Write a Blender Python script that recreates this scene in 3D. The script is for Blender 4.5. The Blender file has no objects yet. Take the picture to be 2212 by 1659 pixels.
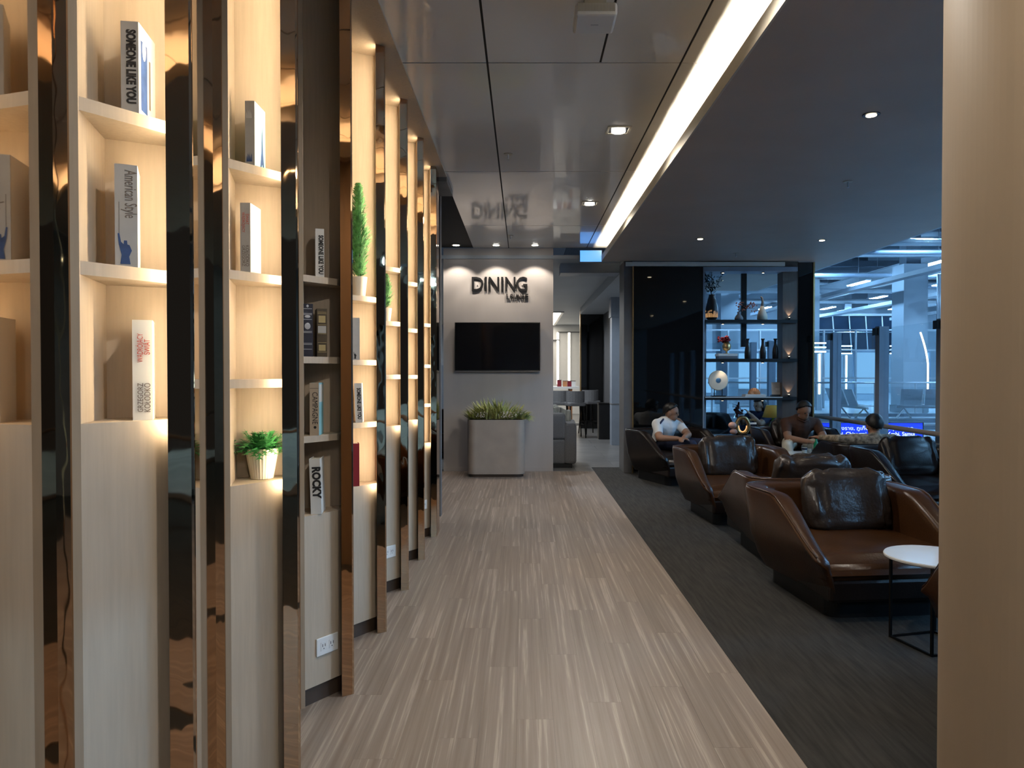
import bpy, bmesh, math, random
from mathutils import Vector, Matrix, noise as mnoise
random.seed(7)
sc = bpy.context.scene
COL = sc.collection
PI = math.pi
# ------------------------------------------------------------------ camera
cd = bpy.data.cameras.new('camera'); cam = bpy.data.objects.new('camera', cd); COL.objects.link(cam)
cam.location = (0, 0, 1.40); cam.rotation_euler = (math.radians(90 - 0.9), 0, 0)
cd.sensor_width = 36; cd.lens = 36 * 1600 / 2212; cd.shift_x = -24 / 2212; cd.clip_end = 200; cd.clip_start = 0.05
sc.camera = cam
# ------------------------------------------------------------------ world, exposure
w = bpy.data.worlds.new('world'); sc.world = w; w.use_nodes = True
w.node_tree.nodes['Background'].inputs[0].default_value = (0.30, 0.42, 0.62, 1)
w.node_tree.nodes['Background'].inputs[1].default_value = 0.05
sc.view_settings.view_transform = 'Standard'; sc.view_settings.look = 'None'
sc.view_settings.gamma = 1.0; sc.view_settings.use_curve_mapping = False
sc.view_settings.exposure = 0.3
cy = sc.cycles
cy.max_bounces = 8; cy.diffuse_bounces = 5; cy.glossy_bounces = 5; cy.transmission_bounces = 6; cy.transparent_max_bounces = 12
cy.caustics_reflective = False; cy.caustics_refractive = False; cy.sample_clamp_indirect = 4.0
cy.use_denoising = True
# light levels, all in one place
NICHE_E, COVE_E, DOWN_W, WASH_W, SOFFIT_W, TUBE_E, DINE_E = 42.0, 170.0, 108.0, 30.0, 13.0, 205.0, 6.0
HALL_BLUE = (0.42, 0.70, 1.0)
# ------------------------------------------------------------------ materials
def _new(name):
    m = bpy.data.materials.new(name); m.use_nodes = True
    nt = m.node_tree; b = nt.nodes['Principled BSDF']
    return m, nt, b
def mat(name, col, rough=0.5, metal=0.0, var=0.0, scale=8.0, stretch=(1, 1, 1), bump=0.0, bscale=None, rnd=0.0, ior=1.45, coat=0.0, sheen=0.0):
    """principled surface whose colour wanders a little with noise, optional relief and per-object variation"""
    m, nt, b = _new(name); N = nt.nodes; L = nt.links
    b.inputs['Roughness'].default_value = rough; b.inputs['Metallic'].default_value = metal
    b.inputs['IOR'].default_value = ior; b.inputs['Coat Weight'].default_value = coat; b.inputs['Sheen Weight'].default_value = sheen
    tc = N.new('ShaderNodeTexCoord'); mp = N.new('ShaderNodeMapping'); mp.inputs['Scale'].default_value = stretch
    L.new(tc.outputs['Object'], mp.inputs['Vector'])
    nz = N.new('ShaderNodeTexNoise'); nz.inputs['Scale'].default_value = scale; nz.inputs['Detail'].default_value = 4
    L.new(mp.outputs[0], nz.inputs['Vector'])
    rp = N.new('ShaderNodeValToRGB')
    lo = [max(0, c * (1 - var)) for c in col]; hi = [min(1, c * (1 + var)) for c in col]
    rp.color_ramp.elements[0].color = (*lo, 1); rp.color_ramp.elements[0].position = 0.3
    rp.color_ramp.elements[1].color = (*hi, 1); rp.color_ramp.elements[1].position = 0.7
    L.new(nz.outputs['Fac'], rp.inputs['Fac'])
    out = rp.outputs['Color']
    if rnd:
        oi = N.new('ShaderNodeObjectInfo'); mr = N.new('ShaderNodeMapRange')
        mr.inputs['To Min'].default_value = 1 - rnd; mr.inputs['To Max'].default_value = 1 + rnd
        L.new(oi.outputs['Random'], mr.inputs['Value'])
        hs = N.new('ShaderNodeHueSaturation'); L.new(mr.outputs[0], hs.inputs['Value']); L.new(out, hs.inputs['Color']); out = hs.outputs[0]
    L.new(out, b.inputs['Base Color'])
    if bump:
        bp = N.new('ShaderNodeBump'); bp.inputs['Strength'].default_value = bump; bp.inputs['Distance'].default_value = 0.01
        if bscale:
            n2 = N.new('ShaderNodeTexNoise'); n2.inputs['Scale'].default_value = bscale; n2.inputs['Detail'].default_value = 3
            L.new(mp.outputs[0], n2.inputs['Vector']); L.new(n2.outputs['Fac'], bp.inputs['Height'])
        else:
            L.new(nz.outputs['Fac'], bp.inputs['Height'])
        L.new(bp.outputs[0], b.inputs['Normal'])
    return m
def emit(name, col, strength, base=0.05):
    m, nt, b = _new(name)
    b.inputs['Base Color'].default_value = (base, base, base, 1)
    b.inputs['Emission Color'].default_value = (*col, 1); b.inputs['Emission Strength'].default_value = strength
    return m
def glass(name, tint=(0.9, 0.95, 1.0), refl=0.08):
    m, nt, b = _new(name); N = nt.nodes; L = nt.links; N.remove(b)
    t = N.new('ShaderNodeBsdfTransparent'); t.inputs[0].default_value = (*tint, 1)
    g = N.new('ShaderNodeBsdfGlossy'); g.inputs['Roughness'].default_value = 0.02
    fr = N.new('ShaderNodeFresnel'); fr.inputs[0].default_value = 1.45
    ge = N.new('ShaderNodeNewGeometry'); iv = N.new('ShaderNodeMath'); iv.operation = 'SUBTRACT'; iv.inputs[0].default_value = 1; L.new(ge.outputs['Backfacing'], iv.inputs[1])
    ml = N.new('ShaderNodeMath'); ml.operation = 'MULTIPLY'; L.new(fr.outputs[0], ml.inputs[0]); L.new(iv.outputs[0], ml.inputs[1])
    mx = N.new('ShaderNodeMixShader'); L.new(ml.outputs[0], mx.inputs[0]); L.new(t.outputs[0], mx.inputs[1]); L.new(g.outputs[0], mx.inputs[2])
    L.new(mx.outputs[0], N['Material Output'].inputs[0]); return m
def wood_mat(name, lo, hi, streak, rough, sx, rnd=0.0):
    """straight-grained board: long noise streaks along local Y with thin pale lines"""
    m, nt, b = _new(name); N = nt.nodes; L = nt.links
    b.inputs['Roughness'].default_value = rough
    tc = N.new('ShaderNodeTexCoord'); oi = N.new('ShaderNodeObjectInfo')
    mp = N.new('ShaderNodeMapping'); mp.inputs['Scale'].default_value = (sx, sx * 0.016, sx)
    ad = N.new('ShaderNodeVectorMath'); ad.operation = 'MULTIPLY_ADD'; ad.inputs[1].default_value = (37, 91, 0)
    cm = N.new('ShaderNodeCombineXYZ')
    for k in range(2): L.new(oi.outputs['Random'], cm.inputs[k])
    L.new(cm.outputs[0], ad.inputs[0]); L.new(tc.outputs['Object'], ad.inputs[2])
    L.new(ad.outputs[0], mp.inputs['Vector'])
    nz = N.new('ShaderNodeTexNoise'); nz.inputs['Scale'].default_value = 1.0; nz.inputs['Detail'].default_value = 6; nz.inputs['Roughness'].default_value = 0.6
    L.new(mp.outputs[0], nz.inputs['Vector'])
    rp = N.new('ShaderNodeValToRGB'); e = rp.color_ramp.elements
    e[0].color = (*lo, 1); e[0].position = 0.34; e[1].color = (*hi, 1); e[1].position = 0.56
    s = e.new(0.62); s.color = (*streak, 1); s2 = e.new(0.67); s2.color = (*hi, 1)
    L.new(nz.outputs['Fac'], rp.inputs['Fac'])
    hs = N.new('ShaderNodeHueSaturation'); mr = N.new('ShaderNodeMapRange'); mr.inputs['To Min'].default_value = 1 - rnd; mr.inputs['To Max'].default_value = 1 + rnd
    L.new(oi.outputs['Random'], mr.inputs['Value']); L.new(mr.outputs[0], hs.inputs['Value']); L.new(rp.outputs[0], hs.inputs['Color'])
    L.new(hs.outputs[0], b.inputs['Base Color'])
    return m
M = {}
M['plank'] = wood_mat('plank_oak', (0.205, 0.160, 0.130), (0.285, 0.230, 0.190), (0.42, 0.35, 0.295), 0.38, 40, 0.06)
M['laminate'] = mat('pale_wood_laminate', (0.49, 0.40, 0.30), 0.5, var=0.06, scale=14, stretch=(6, 6, 0.4))
M['laminate_plain'] = mat('pale_wood_edge', (0.50, 0.41, 0.31), 0.5, var=0.03, scale=20)
M['skirting'] = mat('dark_brown_skirting', (0.06, 0.04, 0.028), 0.4, var=0.1)
M['bronze'] = mat('bronze_mirror', (0.50, 0.30, 0.165), 0.03, 1.0, var=0.02, scale=3, stretch=(1, 1, 0.5), bump=0.40, bscale=4.0)
M['mirror'] = mat('smoked_mirror', (0.62, 0.48, 0.35), 0.03, 1.0, var=0.02, scale=3)
M['ceil'] = mat('satin_grey_ceiling', (0.86, 0.835, 0.79), 0.18, var=0.03, scale=1.5, bump=0.05, bscale=1.2, coat=0.6)
M['cove'] = mat('white_cove_plaster', (0.78, 0.74, 0.66), 0.6, var=0.02)
M['fascia'] = mat('beige_fascia', (0.52, 0.47, 0.38), 0.6, var=0.03)
M['soffit'] = mat('charcoal_soffit', (0.42, 0.335, 0.27), 0.55, var=0.05, scale=2)
M['joint'] = mat('black_joint', (0.01, 0.01, 0.01), 0.8)
M['carpet'] = mat('charcoal_carpet', (0.021, 0.0195, 0.017), 0.95, var=0.55, scale=22, stretch=(2.2, 0.16, 1), bump=0.3, bscale=300)
M['beige_wall'] = mat('warm_beige_plaster', (0.35, 0.265, 0.18), 0.6, var=0.03, scale=2)
M['grey_wall'] = mat('grey_wallcovering', (0.42, 0.39, 0.375), 0.55, var=0.04, scale=1.5, stretch=(4, 1, 0.6))
M['dark_wall'] = mat('dark_grey_wall', (0.13, 0.13, 0.135), 0.5, var=0.1)
M['black'] = mat('satin_black', (0.012, 0.012, 0.013), 0.35, var=0.2)
M['black_metal'] = mat('black_metal', (0.02, 0.019, 0.018), 0.3, 0.7, var=0.1)
M['black_glass'] = mat('black_glass', (0.004, 0.004, 0.004), 0.03, ior=1.65, var=0.1)
M['screen'] = mat('tv_screen', (0.004, 0.004, 0.005), 0.07, ior=1.6)
M['gold'] = mat('brushed_brass', (0.55, 0.36, 0.16), 0.3, 0.9, var=0.1, scale=40)
M['steel'] = mat('brushed_steel', (0.55, 0.56, 0.58), 0.3, 0.9, var=0.05, scale=30)
M['white'] = mat('white_paint', (0.78, 0.77, 0.74), 0.4, var=0.02)
M['white_gloss'] = mat('white_tabletop', (0.80, 0.80, 0.78), 0.08, var=0.02)
M['pot'] = mat('cream_ceramic', (0.80, 0.72, 0.58), 0.5, var=0.03)
M['stone'] = mat('taupe_planter', (0.37, 0.31, 0.26), 0.5, var=0.08, scale=5)
M['soil'] = mat('dark_soil', (0.03, 0.02, 0.012), 0.95, var=0.4, scale=60)
M['leaf'] = mat('fern_green', (0.05, 0.26, 0.07), 0.5, var=0.45, scale=18)
M['cypress'] = mat('cypress_green', (0.15, 0.40, 0.15), 0.55, var=0.5, scale=40)
M['grass'] = mat('yellow_green_blades', (0.34, 0.36, 0.12), 0.5, var=0.5, scale=25)
M['blossom'] = mat('pale_blossom', (0.75, 0.66, 0.62), 0.6, var=0.1)
M['leather'] = mat('cognac_leather', (0.050, 0.0200, 0.0070), 0.28, var=0.18, scale=5, bump=0.12, bscale=90)
M['leather_dark'] = mat('dark_brown_leather', (0.010, 0.0055, 0.004), 0.32, var=0.2, scale=5, bump=0.12, bscale=90)
M['leather_cushion'] = mat('wrinkled_umber_leather', (0.036, 0.026, 0.021), 0.26, var=0.2, scale=6, bump=0.35, bscale=30)
M['steel_blue'] = mat('blue_grey_paint', (0.28, 0.33, 0.40), 0.45, var=0.04)
M['hall_wall'] = mat('hall_plaster', (0.42, 0.46, 0.50), 0.6, var=0.06, scale=0.6)
M['hall_dark'] = mat('hall_dark_steel', (0.16, 0.18, 0.21), 0.5, var=0.15, scale=1)
M['hall_floor'] = mat('hall_terrazzo', (0.60, 0.64, 0.68), 0.25, var=0.2, scale=1.2, stretch=(0.3, 2, 1))
M['hall_glass'] = mat('hall_dark_glass', (0.02, 0.035, 0.06), 0.08, var=0.3, scale=0.5)
M['stone_floor'] = mat('grey_stone_tile', (0.20, 0.195, 0.19), 0.3, var=0.18, scale=4, rnd=0.12)
M['fabric_grey'] = mat('grey_upholstery', (0.16, 0.16, 0.165), 0.9, var=0.15, scale=80, bump=0.2)
M['fabric_stripe'] = mat('striped_cushion', (0.36, 0.37, 0.34), 0.8, var=0.6, scale=9, stretch=(3, 1, 0.2))
M['glass'] = glass('clear_glass', (0.93, 0.96, 0.97))
M['brownwood'] = mat('walnut_panel', (0.115, 0.085, 0.068), 0.5, var=0.1, scale=6, stretch=(4, 4, 0.4))
M['lamp_yellow'] = mat('mustard_lampshade', (0.62, 0.40, 0.07), 0.7, var=0.08)
M['skin'] = mat('skin', (0.30, 0.155, 0.095), 0.5, var=0.06)
M['skin_fair'] = mat('skin_fair', (0.46, 0.27, 0.18), 0.5, var=0.05)
M['hair'] = mat('black_hair', (0.006, 0.005, 0.005), 0.45, var=0.3, scale=60, stretch=(1, 1, 0.2))
M['shirt_brown'] = mat('brown_shirt', (0.065, 0.026, 0.014), 0.8, var=0.2, scale=14)
M['trouser_white'] = mat('cream_trousers', (0.62, 0.58, 0.48), 0.8, var=0.06, scale=12)
M['shirt_white'] = mat('white_cotton', (0.60, 0.61, 0.62), 0.8, var=0.05)
M['shirt_print'] = mat('printed_tan_shirt', (0.28, 0.23, 0.17), 0.8, var=0.7, scale=26)
M['navy'] = mat('navy_cloth', (0.012, 0.018, 0.05), 0.8, var=0.2)
M['red'] = mat('deep_red_cloth', (0.22, 0.012, 0.022), 0.6, var=0.06)
M['orange'] = mat('orange_clay', (0.55, 0.24, 0.10), 0.6, var=0.1)
M['pink'] = mat('pink_clay', (0.62, 0.36, 0.29), 0.6, var=0.05)
M['green_glass'] = mat('green_bottle', (0.01, 0.22, 0.10), 0.15, var=0.1)
M['paper'] = mat('white_paper', (0.74, 0.73, 0.70), 0.6, var=0.03)
M['paper_grey'] = mat('grey_spine', (0.45, 0.44, 0.42), 0.6, var=0.06, scale=20)
M['pages'] = mat('page_block', (0.70, 0.64, 0.52), 0.8, var=0.15, scale=3, stretch=(1, 60, 1))
M['ink'] = mat('black_ink', (0.012, 0.012, 0.014), 0.6)
M['ink_red'] = mat('red_ink', (0.55, 0.08, 0.05), 0.6)
M['ink_blue'] = mat('blue_ink', (0.03, 0.07, 0.20), 0.6, var=0.3, scale=30)
M['ink_brown'] = mat('grey_brown_ink', (0.16, 0.13, 0.11), 0.6)
M['sky_cover'] = mat('pale_turquoise_cover', (0.30, 0.62, 0.70), 0.5, var=0.12, scale=14)
M['navy_leather'] = mat('navy_leather_binding', (0.012, 0.014, 0.03), 0.4, var=0.3, scale=30)
M['brown_leather_book'] = mat('brown_leather_binding', (0.06, 0.042, 0.022), 0.45, var=0.3, scale=30)
M['gilt'] = mat('gilt_print', (0.45, 0.36, 0.18), 0.4, 0.4)
M['silver_print'] = mat('silver_print', (0.45, 0.46, 0.50), 0.4, 0.3)
M['led_warm'] = emit('warm_led', (1.0, 0.79, 0.52), NICHE_E)
M['led_off'] = mat('led_unlit', (0.7, 0.68, 0.62), 0.4)
M['led_cove'] = emit('cove_led', (1.0, 0.90, 0.70), COVE_E)
M['lens'] = emit('downlight_lens', (1.0, 0.95, 0.86), 14.0)
M['lens_small'] = emit('small_downlight_lens', (1.0, 0.86, 0.60), 9.0)
M['tube'] = emit('hall_tube', (0.28, 0.60, 1.0), TUBE_E)
M['led_hall'] = emit('hall_led_line', (0.60, 0.88, 1.0), 7.0)
M['led_gold'] = emit('hall_gold_line', (1.0, 0.85, 0.55), 5.0)
M['led_dine'] = emit('dining_led_line', (1.0, 0.88, 0.70), DINE_E)
M['added_glow_panel'] = emit('added_glow_face', (0.22, 0.50, 0.85), 0.9)  # glow for the panels added to brighten the hall
M['sign_blue'] = emit('blue_screen', (0.002, 0.03, 0.95), 1.0)
M['sign_text'] = emit('sign_letters', (0.75, 0.95, 1.0), 1.5)
M['exit_blue'] = emit('blue_lit_sign', (0.10, 0.38, 1.0), 1.1)
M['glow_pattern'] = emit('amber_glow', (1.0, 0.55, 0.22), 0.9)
# ------------------------------------------------------------------ mesh helpers
class MB:
    def __init__(s): s.v = []; s.f = []
    def add(s, vs, fs):
        o = len(s.v); s.v += [tuple(p) for p in vs]; s.f += [tuple(i + o for i in f) for f in fs]; return s
    def box(s, x0, x1, y0, y1, z0, z1):
        return s.add([(x0, y0, z0), (x1, y0, z0), (x1, y1, z0), (x0, y1, z0), (x0, y0, z1), (x1, y0, z1), (x1, y1, z1), (x0, y1, z1)],
                     [(0, 3, 2, 1), (4, 5, 6, 7), (0, 1, 5, 4), (1, 2, 6, 5), (2, 3, 7, 6), (3, 0, 4, 7)])
    def prism(s, poly, z0, z1):
        a = sum(poly[i][0] * poly[(i + 1) % len(poly)][1] - poly[(i + 1) % len(poly)][0] * poly[i][1] for i in range(len(poly)))
        if a < 0: poly = poly[::-1]
        n = len(poly)
        return s.add([(p[0], p[1], z0) for p in poly] + [(p[0], p[1], z1) for p in poly],
                     [tuple(range(n))[::-1], tuple(range(n, 2 * n))] + [(i, (i + 1) % n, (i + 1) % n + n, i + n) for i in range(n)])
    def slab(s, a, b, t, z0, z1):
        """upright board from plan point a to b, t thick to the left of a->b"""
        a = Vector(a); b = Vector(b); d = (b - a).normalized(); n = Vector((-d.y, d.x)) * t
        return s.prism([tuple(a), tuple(b), tuple(b + n), tuple(a + n)], z0, z1)
    def tube(s, pts, r, n=8, cap=True):
        pts = [Vector(p) for p in pts]; rs = r if isinstance(r, (list, tuple)) else [r] * len(pts)
        rings = []; up = None
        for i, p in enumerate(pts):
            d = (pts[min(i + 1, len(pts) - 1)] - pts[max(i - 1, 0)]).normalized()
            if up is None: up = Vector((0, 0, 1)) if abs(d.z) < 0.9 else Vector((1, 0, 0))
            a = d.cross(up).normalized(); c = a.cross(d).normalized(); up = c
            rings.append([p + (a * math.cos(2 * PI * k / n) + c * math.sin(2 * PI * k / n)) * rs[i] for k in range(n)])
        vs = [v for q in rings for v in q]; fs = []
        for i in range(len(pts) - 1):
            for k in range(n): fs.append((i * n + k, i * n + (k + 1) % n, (i + 1) * n + (k + 1) % n, (i + 1) * n + k))
        if cap: fs += [tuple(range(n))[::-1], tuple(range((len(pts) - 1) * n, len(pts) * n))]
        return s.add(vs, fs)
    def lathe(s, prof, c=(0, 0, 0), n=24, rib=None):
        vs = []; fs = []
        for (r, z) in prof:
            for k in range(n):
                q = r * (1 + (rib * (1 if k % 2 else -1) if rib else 0)); a = 2 * PI * k / n
                vs.append((c[0] + q * math.cos(a), c[1] + q * math.sin(a), c[2] + z))
        for i in range(len(prof) - 1):
            for k in range(n): fs.append((i * n + k, i * n + (k + 1) % n, (i + 1) * n + (k + 1) % n, (i + 1) * n + k))
        fs.append(tuple(range(n))[::-1]); fs.append(tuple(range((len(prof) - 1) * n, len(prof) * n)))
        return s.add(vs, fs)
    def ell(s, c, r, nu=16, nv=10, m=None):
        vs = []; fs = []
        for j in range(nv + 1):
            t = PI * j / nv
            for i in range(nu):
                a = 2 * PI * i / nu
                p = Vector((r[0] * math.sin(t) * math.cos(a), r[1] * math.sin(t) * math.sin(a), r[2] * math.cos(t)))
                if m: p = m @ p
                vs.append(Vector(c) + p)
        for j in range(nv):
            for i in range(nu): fs.append((j * nu + i, (j + 1) * nu + i, (j + 1) * nu + (i + 1) % nu, j * nu + (i + 1) % nu))
        return s.add(vs, fs)
    def mesh(s, name):
        me = bpy.data.meshes.new(name); me.from_pydata(s.v, [], s.f); me.update(); return me
def part(name, mb, m, parent=None, smooth=False, bevel=0.0, loc=None, kind=None, label=None):
    me = mb if isinstance(mb, bpy.types.Mesh) else mb.mesh(name)
    if not len(me.materials): me.materials.append(M[m] if isinstance(m, str) else m)
    if smooth: me.polygons.foreach_set('use_smooth', [True] * len(me.polygons))
    o = bpy.data.objects.new(name, me); COL.objects.link(o)
    if parent: o.parent = parent
    if loc: o.location = loc
    if bevel:
        b = o.modifiers.new('edge', 'BEVEL'); b.width = bevel; b.segments = 2; b.limit_method = 'ANGLE'; b.angle_limit = math.radians(40)
    if kind: o['kind'] = kind
    if label: o['label'] = label
    return o
def tag(o, label, cat, group=None):
    o['label'] = label; o['category'] = cat
    if group: o['group'] = group
    return o
def thing(name, label, cat, loc=(0, 0, 0), rz=0.0, group=None):
    o = bpy.data.objects.new(name, None); COL.objects.link(o); o.location = loc; o.rotation_euler = (0, 0, rz); o.empty_display_size = 0.1
    return tag(o, label, cat, group)
def struct(name, mb, m, **k):
    return part(name, mb, m, kind='structure', **k)
def dup(root, loc, rz=None, label=None, group=None):
    r = root.copy(); COL.objects.link(r); r.location = loc
    if rz is not None: r.rotation_euler = (0, 0, rz)
    if label: r['label'] = label
    if group: r['group'] = group
    for ch in root.children:
        c = ch.copy(); COL.objects.link(c); c.parent = r
        for g in ch.children:
            d = g.copy(); COL.objects.link(d); d.parent = c
    return r
def text(name, s, size, m, parent, mtx, extrude=0.001, offset=0.0, align='CENTER', width=None):
    """flat lettering turned to a mesh; mtx maps the text plane (x right, y up) into the parent's space"""
    cu = bpy.data.curves.new(name, 'FONT'); cu.body = s; cu.size = size; cu.extrude = extrude; cu.offset = offset
    cu.align_x = align; cu.align_y = 'CENTER'; cu.resolution_u = 3
    t = bpy.data.objects.new(name, cu); COL.objects.link(t)
    bpy.context.view_layer.update()
    me = bpy.data.meshes.new_from_object(t.evaluated_get(bpy.context.evaluated_depsgraph_get()))
    bpy.data.objects.remove(t)
    if width and len(me.vertices):
        xs = [v.co.x for v in me.vertices]; k = width / max(1e-6, max(xs) - min(xs))
        for v in me.vertices: v.co.x *= k
    me.transform(mtx); me.materials.clear(); me.name = name
    return part(name, me, m, parent)
def spot(parent, loc, watts, col, angle, blend=0.6, radius=0.03, aim=None):
    l = bpy.data.lights.new('bulb', 'SPOT'); l.energy = watts; l.color = col; l.spot_size = math.radians(angle); l.spot_blend = blend; l.shadow_soft_size = radius
    o = bpy.data.objects.new('bulb', l); COL.objects.link(o); o.parent = parent; o.location = loc
    if aim: o.rotation_euler = aim
    return o
# ================================================================== SETTING
CZ, SZ = 3.15, 2.94            # satin ceiling, dark soffit over the lounge
XE, XF, XW = 1.007, 1.086, 4.42  # plank edge, soffit edge, glass line
# floor: real planks in the part in view, one board each
floor = struct('floor', MB().box(-1.25, XE, -5, 10.45, -0.06, -0.004), 'joint')
pw, plen = 0.1475, 1.22
plank_mesh = MB().box(-pw / 2 + 0.0003, pw / 2 - 0.0003, -plen / 2 + 0.0003, plen / 2 - 0.0003, -0.004, 0.0).mesh('plank')
x = XE - pw / 2; row = 0
while x > -1.2:
    y = 1.6 + ((row * 0.437) % 1.0) * plen - plen; row += 1
    while y - plen / 2 < 10.44:
        if y + plen / 2 < 10.45: part('plank', plank_mesh, 'plank', floor, loc=(x, y, 0))
        else:
            y1 = 10.45; y0 = y - plen / 2 + 0.0003
            part('plank', MB().box(-pw / 2 + 0.0003, pw / 2 - 0.0003, 0, y1 - y0, -0.004, 0), 'plank', floor, loc=(x, y0, 0))
        y += plen
    part('plank_run', MB().box(-pw / 2 + 0.0003, pw / 2 - 0.0003, -5, 0.4, -0.004, 0.0), 'plank', floor, loc=(x, 0, -0.0002))
    x -= pw
struct('floor_carpet', MB().box(XE, 4.6, -6, 10.9, -0.06, 0.002), 'carpet')
struct('floor_carpet_beyond', MB().box(2.5, 4.6, 10.9, 14, -0.06, 0.002), 'carpet')
fs = struct('floor_stone', MB().box(-4, 2.5, 10.45, 27, -0.06, -0.004), 'joint')
tile = MB().box(-0.598, 0.598, -0.298, 0.298, -0.004, 0.0).mesh('tile')
for j in range(18):
    for i in range(2):
        part('tile', tile, 'stone_floor', fs, loc=(0.5 + i * 1.2 + (0.6 if j % 2 else 0) - 0.35, 10.76 + j * 0.6, 0))
part('tile_field', MB().box(-4, 0, 10.46, 27, -0.004, -0.001), 'stone_floor', fs)
part('tile_field', MB().box(-0.5, 2.5, 21.3, 27, -0.004, -0.001), 'stone_floor', fs)
# ceiling: separate satin panels with open black joints
ceil = struct('ceiling', MB().box(-1.3, 1.36, -5, 10.45, CZ + 0.006, CZ + 0.08), 'joint')
ys = [-5, -2.5, -0.3, 1.95, 4.217, 6.48, 8.86, 10.45]; g = 0.006
for j in range(len(ys) - 1):
    xs = [-0.70, -0.2025, 0.436, 0.8925, 1.345] if ys[j + 1] <= 4.3 else [-0.70, -0.2025, 0.8925, 1.345]
    for i in range(len(xs) - 1):
        part('ceiling_panel', MB().box(xs[i] + (g if i else 0), xs[i + 1] - g, ys[j] + g, ys[j + 1] - g, CZ, CZ + 0.006), 'ceil', ceil)
# shelf-top bulkhead above the bookcases, a little higher than the ceiling panels
struct('trim_1', MB().box(-1.3, -0.68, -5, 6.62, 3.138, 3.1495), 'laminate')
struct('trim_2', MB().box(-1.25, -0.68, 6.62, 7.18, 3.10, 3.1495), 'dark_wall')
# lounge soffit with upstand lip; LED lies hidden behind the lip
struct('ceiling_soffit', MB().box(XF + 0.012, 4.42, -6, 10.30, SZ, SZ + 0.02), 'soffit')
struct('trim_3', MB().box(XF, XF + 0.012, -6, 10.30, SZ, SZ + 0.083), 'fascia')
struct('trim_4', MB().box(1.345, 1.36, -6, 10.45, SZ + 0.02, CZ), 'cove')
t = thing('cove_light', 'long warm white light line hidden behind the soffit lip along the grey ceiling', 'light strip', (1.14, 2.2, SZ + 0.02))
part('profile', MB().box(-0.018, 0.018, -7.4, 8.0, 0, 0.008), 'steel', t)
part('led_strip', MB().box(-0.012, 0.012, -7.4, 8.0, 0.008, 0.011), 'led_cove', t)
# enclosing walls
struct('wall_left', MB().box(-1.35, -1.25, -5, 7.28, 0, 3.3), 'dark_wall')
struct('wall_left_end', MB().box(-1.25, -0.80, 7.18, 7.28, 0, 3.2), 'dark_wall')
struct('wall_behind', MB().box(-1.35, 4.42, -6.1, -6.0, 0, 3.3), 'dark_wall')
struct('wall_column', MB().lathe([(0.365, 0), (0.365, SZ)], (1.545, 2.0, 0), 128), 'beige_wall')
# pillar wall with the lounge sign
PY = 10.47
wp = struct('wall_back', MB().box(-1.125, 0.425, PY, PY + 0.26, 0, CZ), 'grey_wall')
part('skirting', MB().box(-1.125, 0.425, PY - 0.006, PY, 0, 0.06), 'grey_wall', wp)
# black mirror wall and the grey return beside it
MY = 10.27
wm = struct('wall_mirror', MB().box(1.53, 2.49, MY, MY + 0.1, 0.02, 2.86), 'black_glass')
part('edge_trim', MB().box(1.515, 1.53, MY - 0.004, MY + 0.1, 0, 2.87), 'gold', wm)
part('grey_return', MB().box(1.40, 1.515, MY + 0.02, MY + 0.5, 0, 2.94), 'dark_wall', wm)
struct('trim_5', MB().box(1.42, 3.62, MY - 0.01, MY + 0.14, 2.87, 2.925), 'cove')
struct('ceiling_beyond', MB().box(-4, 3.0, 10.46, 27, 3.0, 3.05), 'hall_wall')
struct('ceiling_beam', MB().box(0.55, 1.42, 10.9, 11.3, 2.86, 3.0), 'steel_blue')
struct('ceiling_bulkhead', MB().box(1.42, 3.0, 10.5, 18.4, 2.84, 3.0), 'hall_wall')
struct('ceiling_lounge_back', MB().box(2.5, 4.42, 10.30, 14, 2.94, 2.97), 'soffit')
# corridor past the pillar: dark panel, grey column, bright dining wall
wd = struct('wall_dark_panel', MB().box(1.45, 2.6, 18.5, 18.6, 0.0, 2.92), 'black_glass')
part('edge_trim', MB().box(1.42, 1.45, 18.48, 18.6, 0, 2.95), 'gold', wd)
wc = struct('wall_grey_column', MB().box(1.70, 1.93, 14.2, 14.5, 0, 2.46), 'steel_blue')
part('column_head', MB().box(1.68, 1.95, 14.18, 14.52, 2.46, 2.84), 'steel_blue', wc)
part('band', MB().box(1.695, 1.935, 14.194, 14.506, 0.78, 0.80), 'steel', wc)
struct('wall_corridor', MB().box(2.0, 2.1, 14.5, 18.5, 0, 2.9), 'dark_wall')
struct('wall_dining', MB().box(-5, 4, 25, 25.1, 0, 3.0), 'white')
struct('wall_beyond_left', MB().box(-4.1, -4.0, 7.28, 25, 0, 3.05), 'dark_wall')
for i, px in enumerate((0.62, 1.17, 1.55)):
    t = thing('wall_light_line', 'slim glowing vertical light line on the pale dining room wall', 'light strip', (px, 24.97, 1.0), 0, 'light lines on the dining wall')
    part('channel', MB().box(-0.05, 0.05, 0, 0.03, 0, 1.75), 'white', t); part('led_strip', MB().box(-0.03, 0.03, -0.012, 0, 0, 1.74), 'led_dine', t)
for i, (px, h) in enumerate(((0.75, 2.45), (1.65, 2.72))):
    struct('trim_%d' % (6 + i), MB().box(px - 0.47, px + 0.47, 24.93, 25, h + 0.02, h + 0.05), 'dark_wall')
t = thing('ceiling_light_panel', 'long bright light panel in the ceiling over the dining tables', 'ceiling light', (0.50, 22.2, 2.97))
part('frame', MB().box(-0.58, 0.58, -2.7, 2.7, 0, 0.029), 'white', t); part('diffuser', MB().box(-0.5, 0.5, -2.6, 2.6, -0.006, 0), emit('panel_glow', (1, 0.92, 0.8), 5), t)
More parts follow.
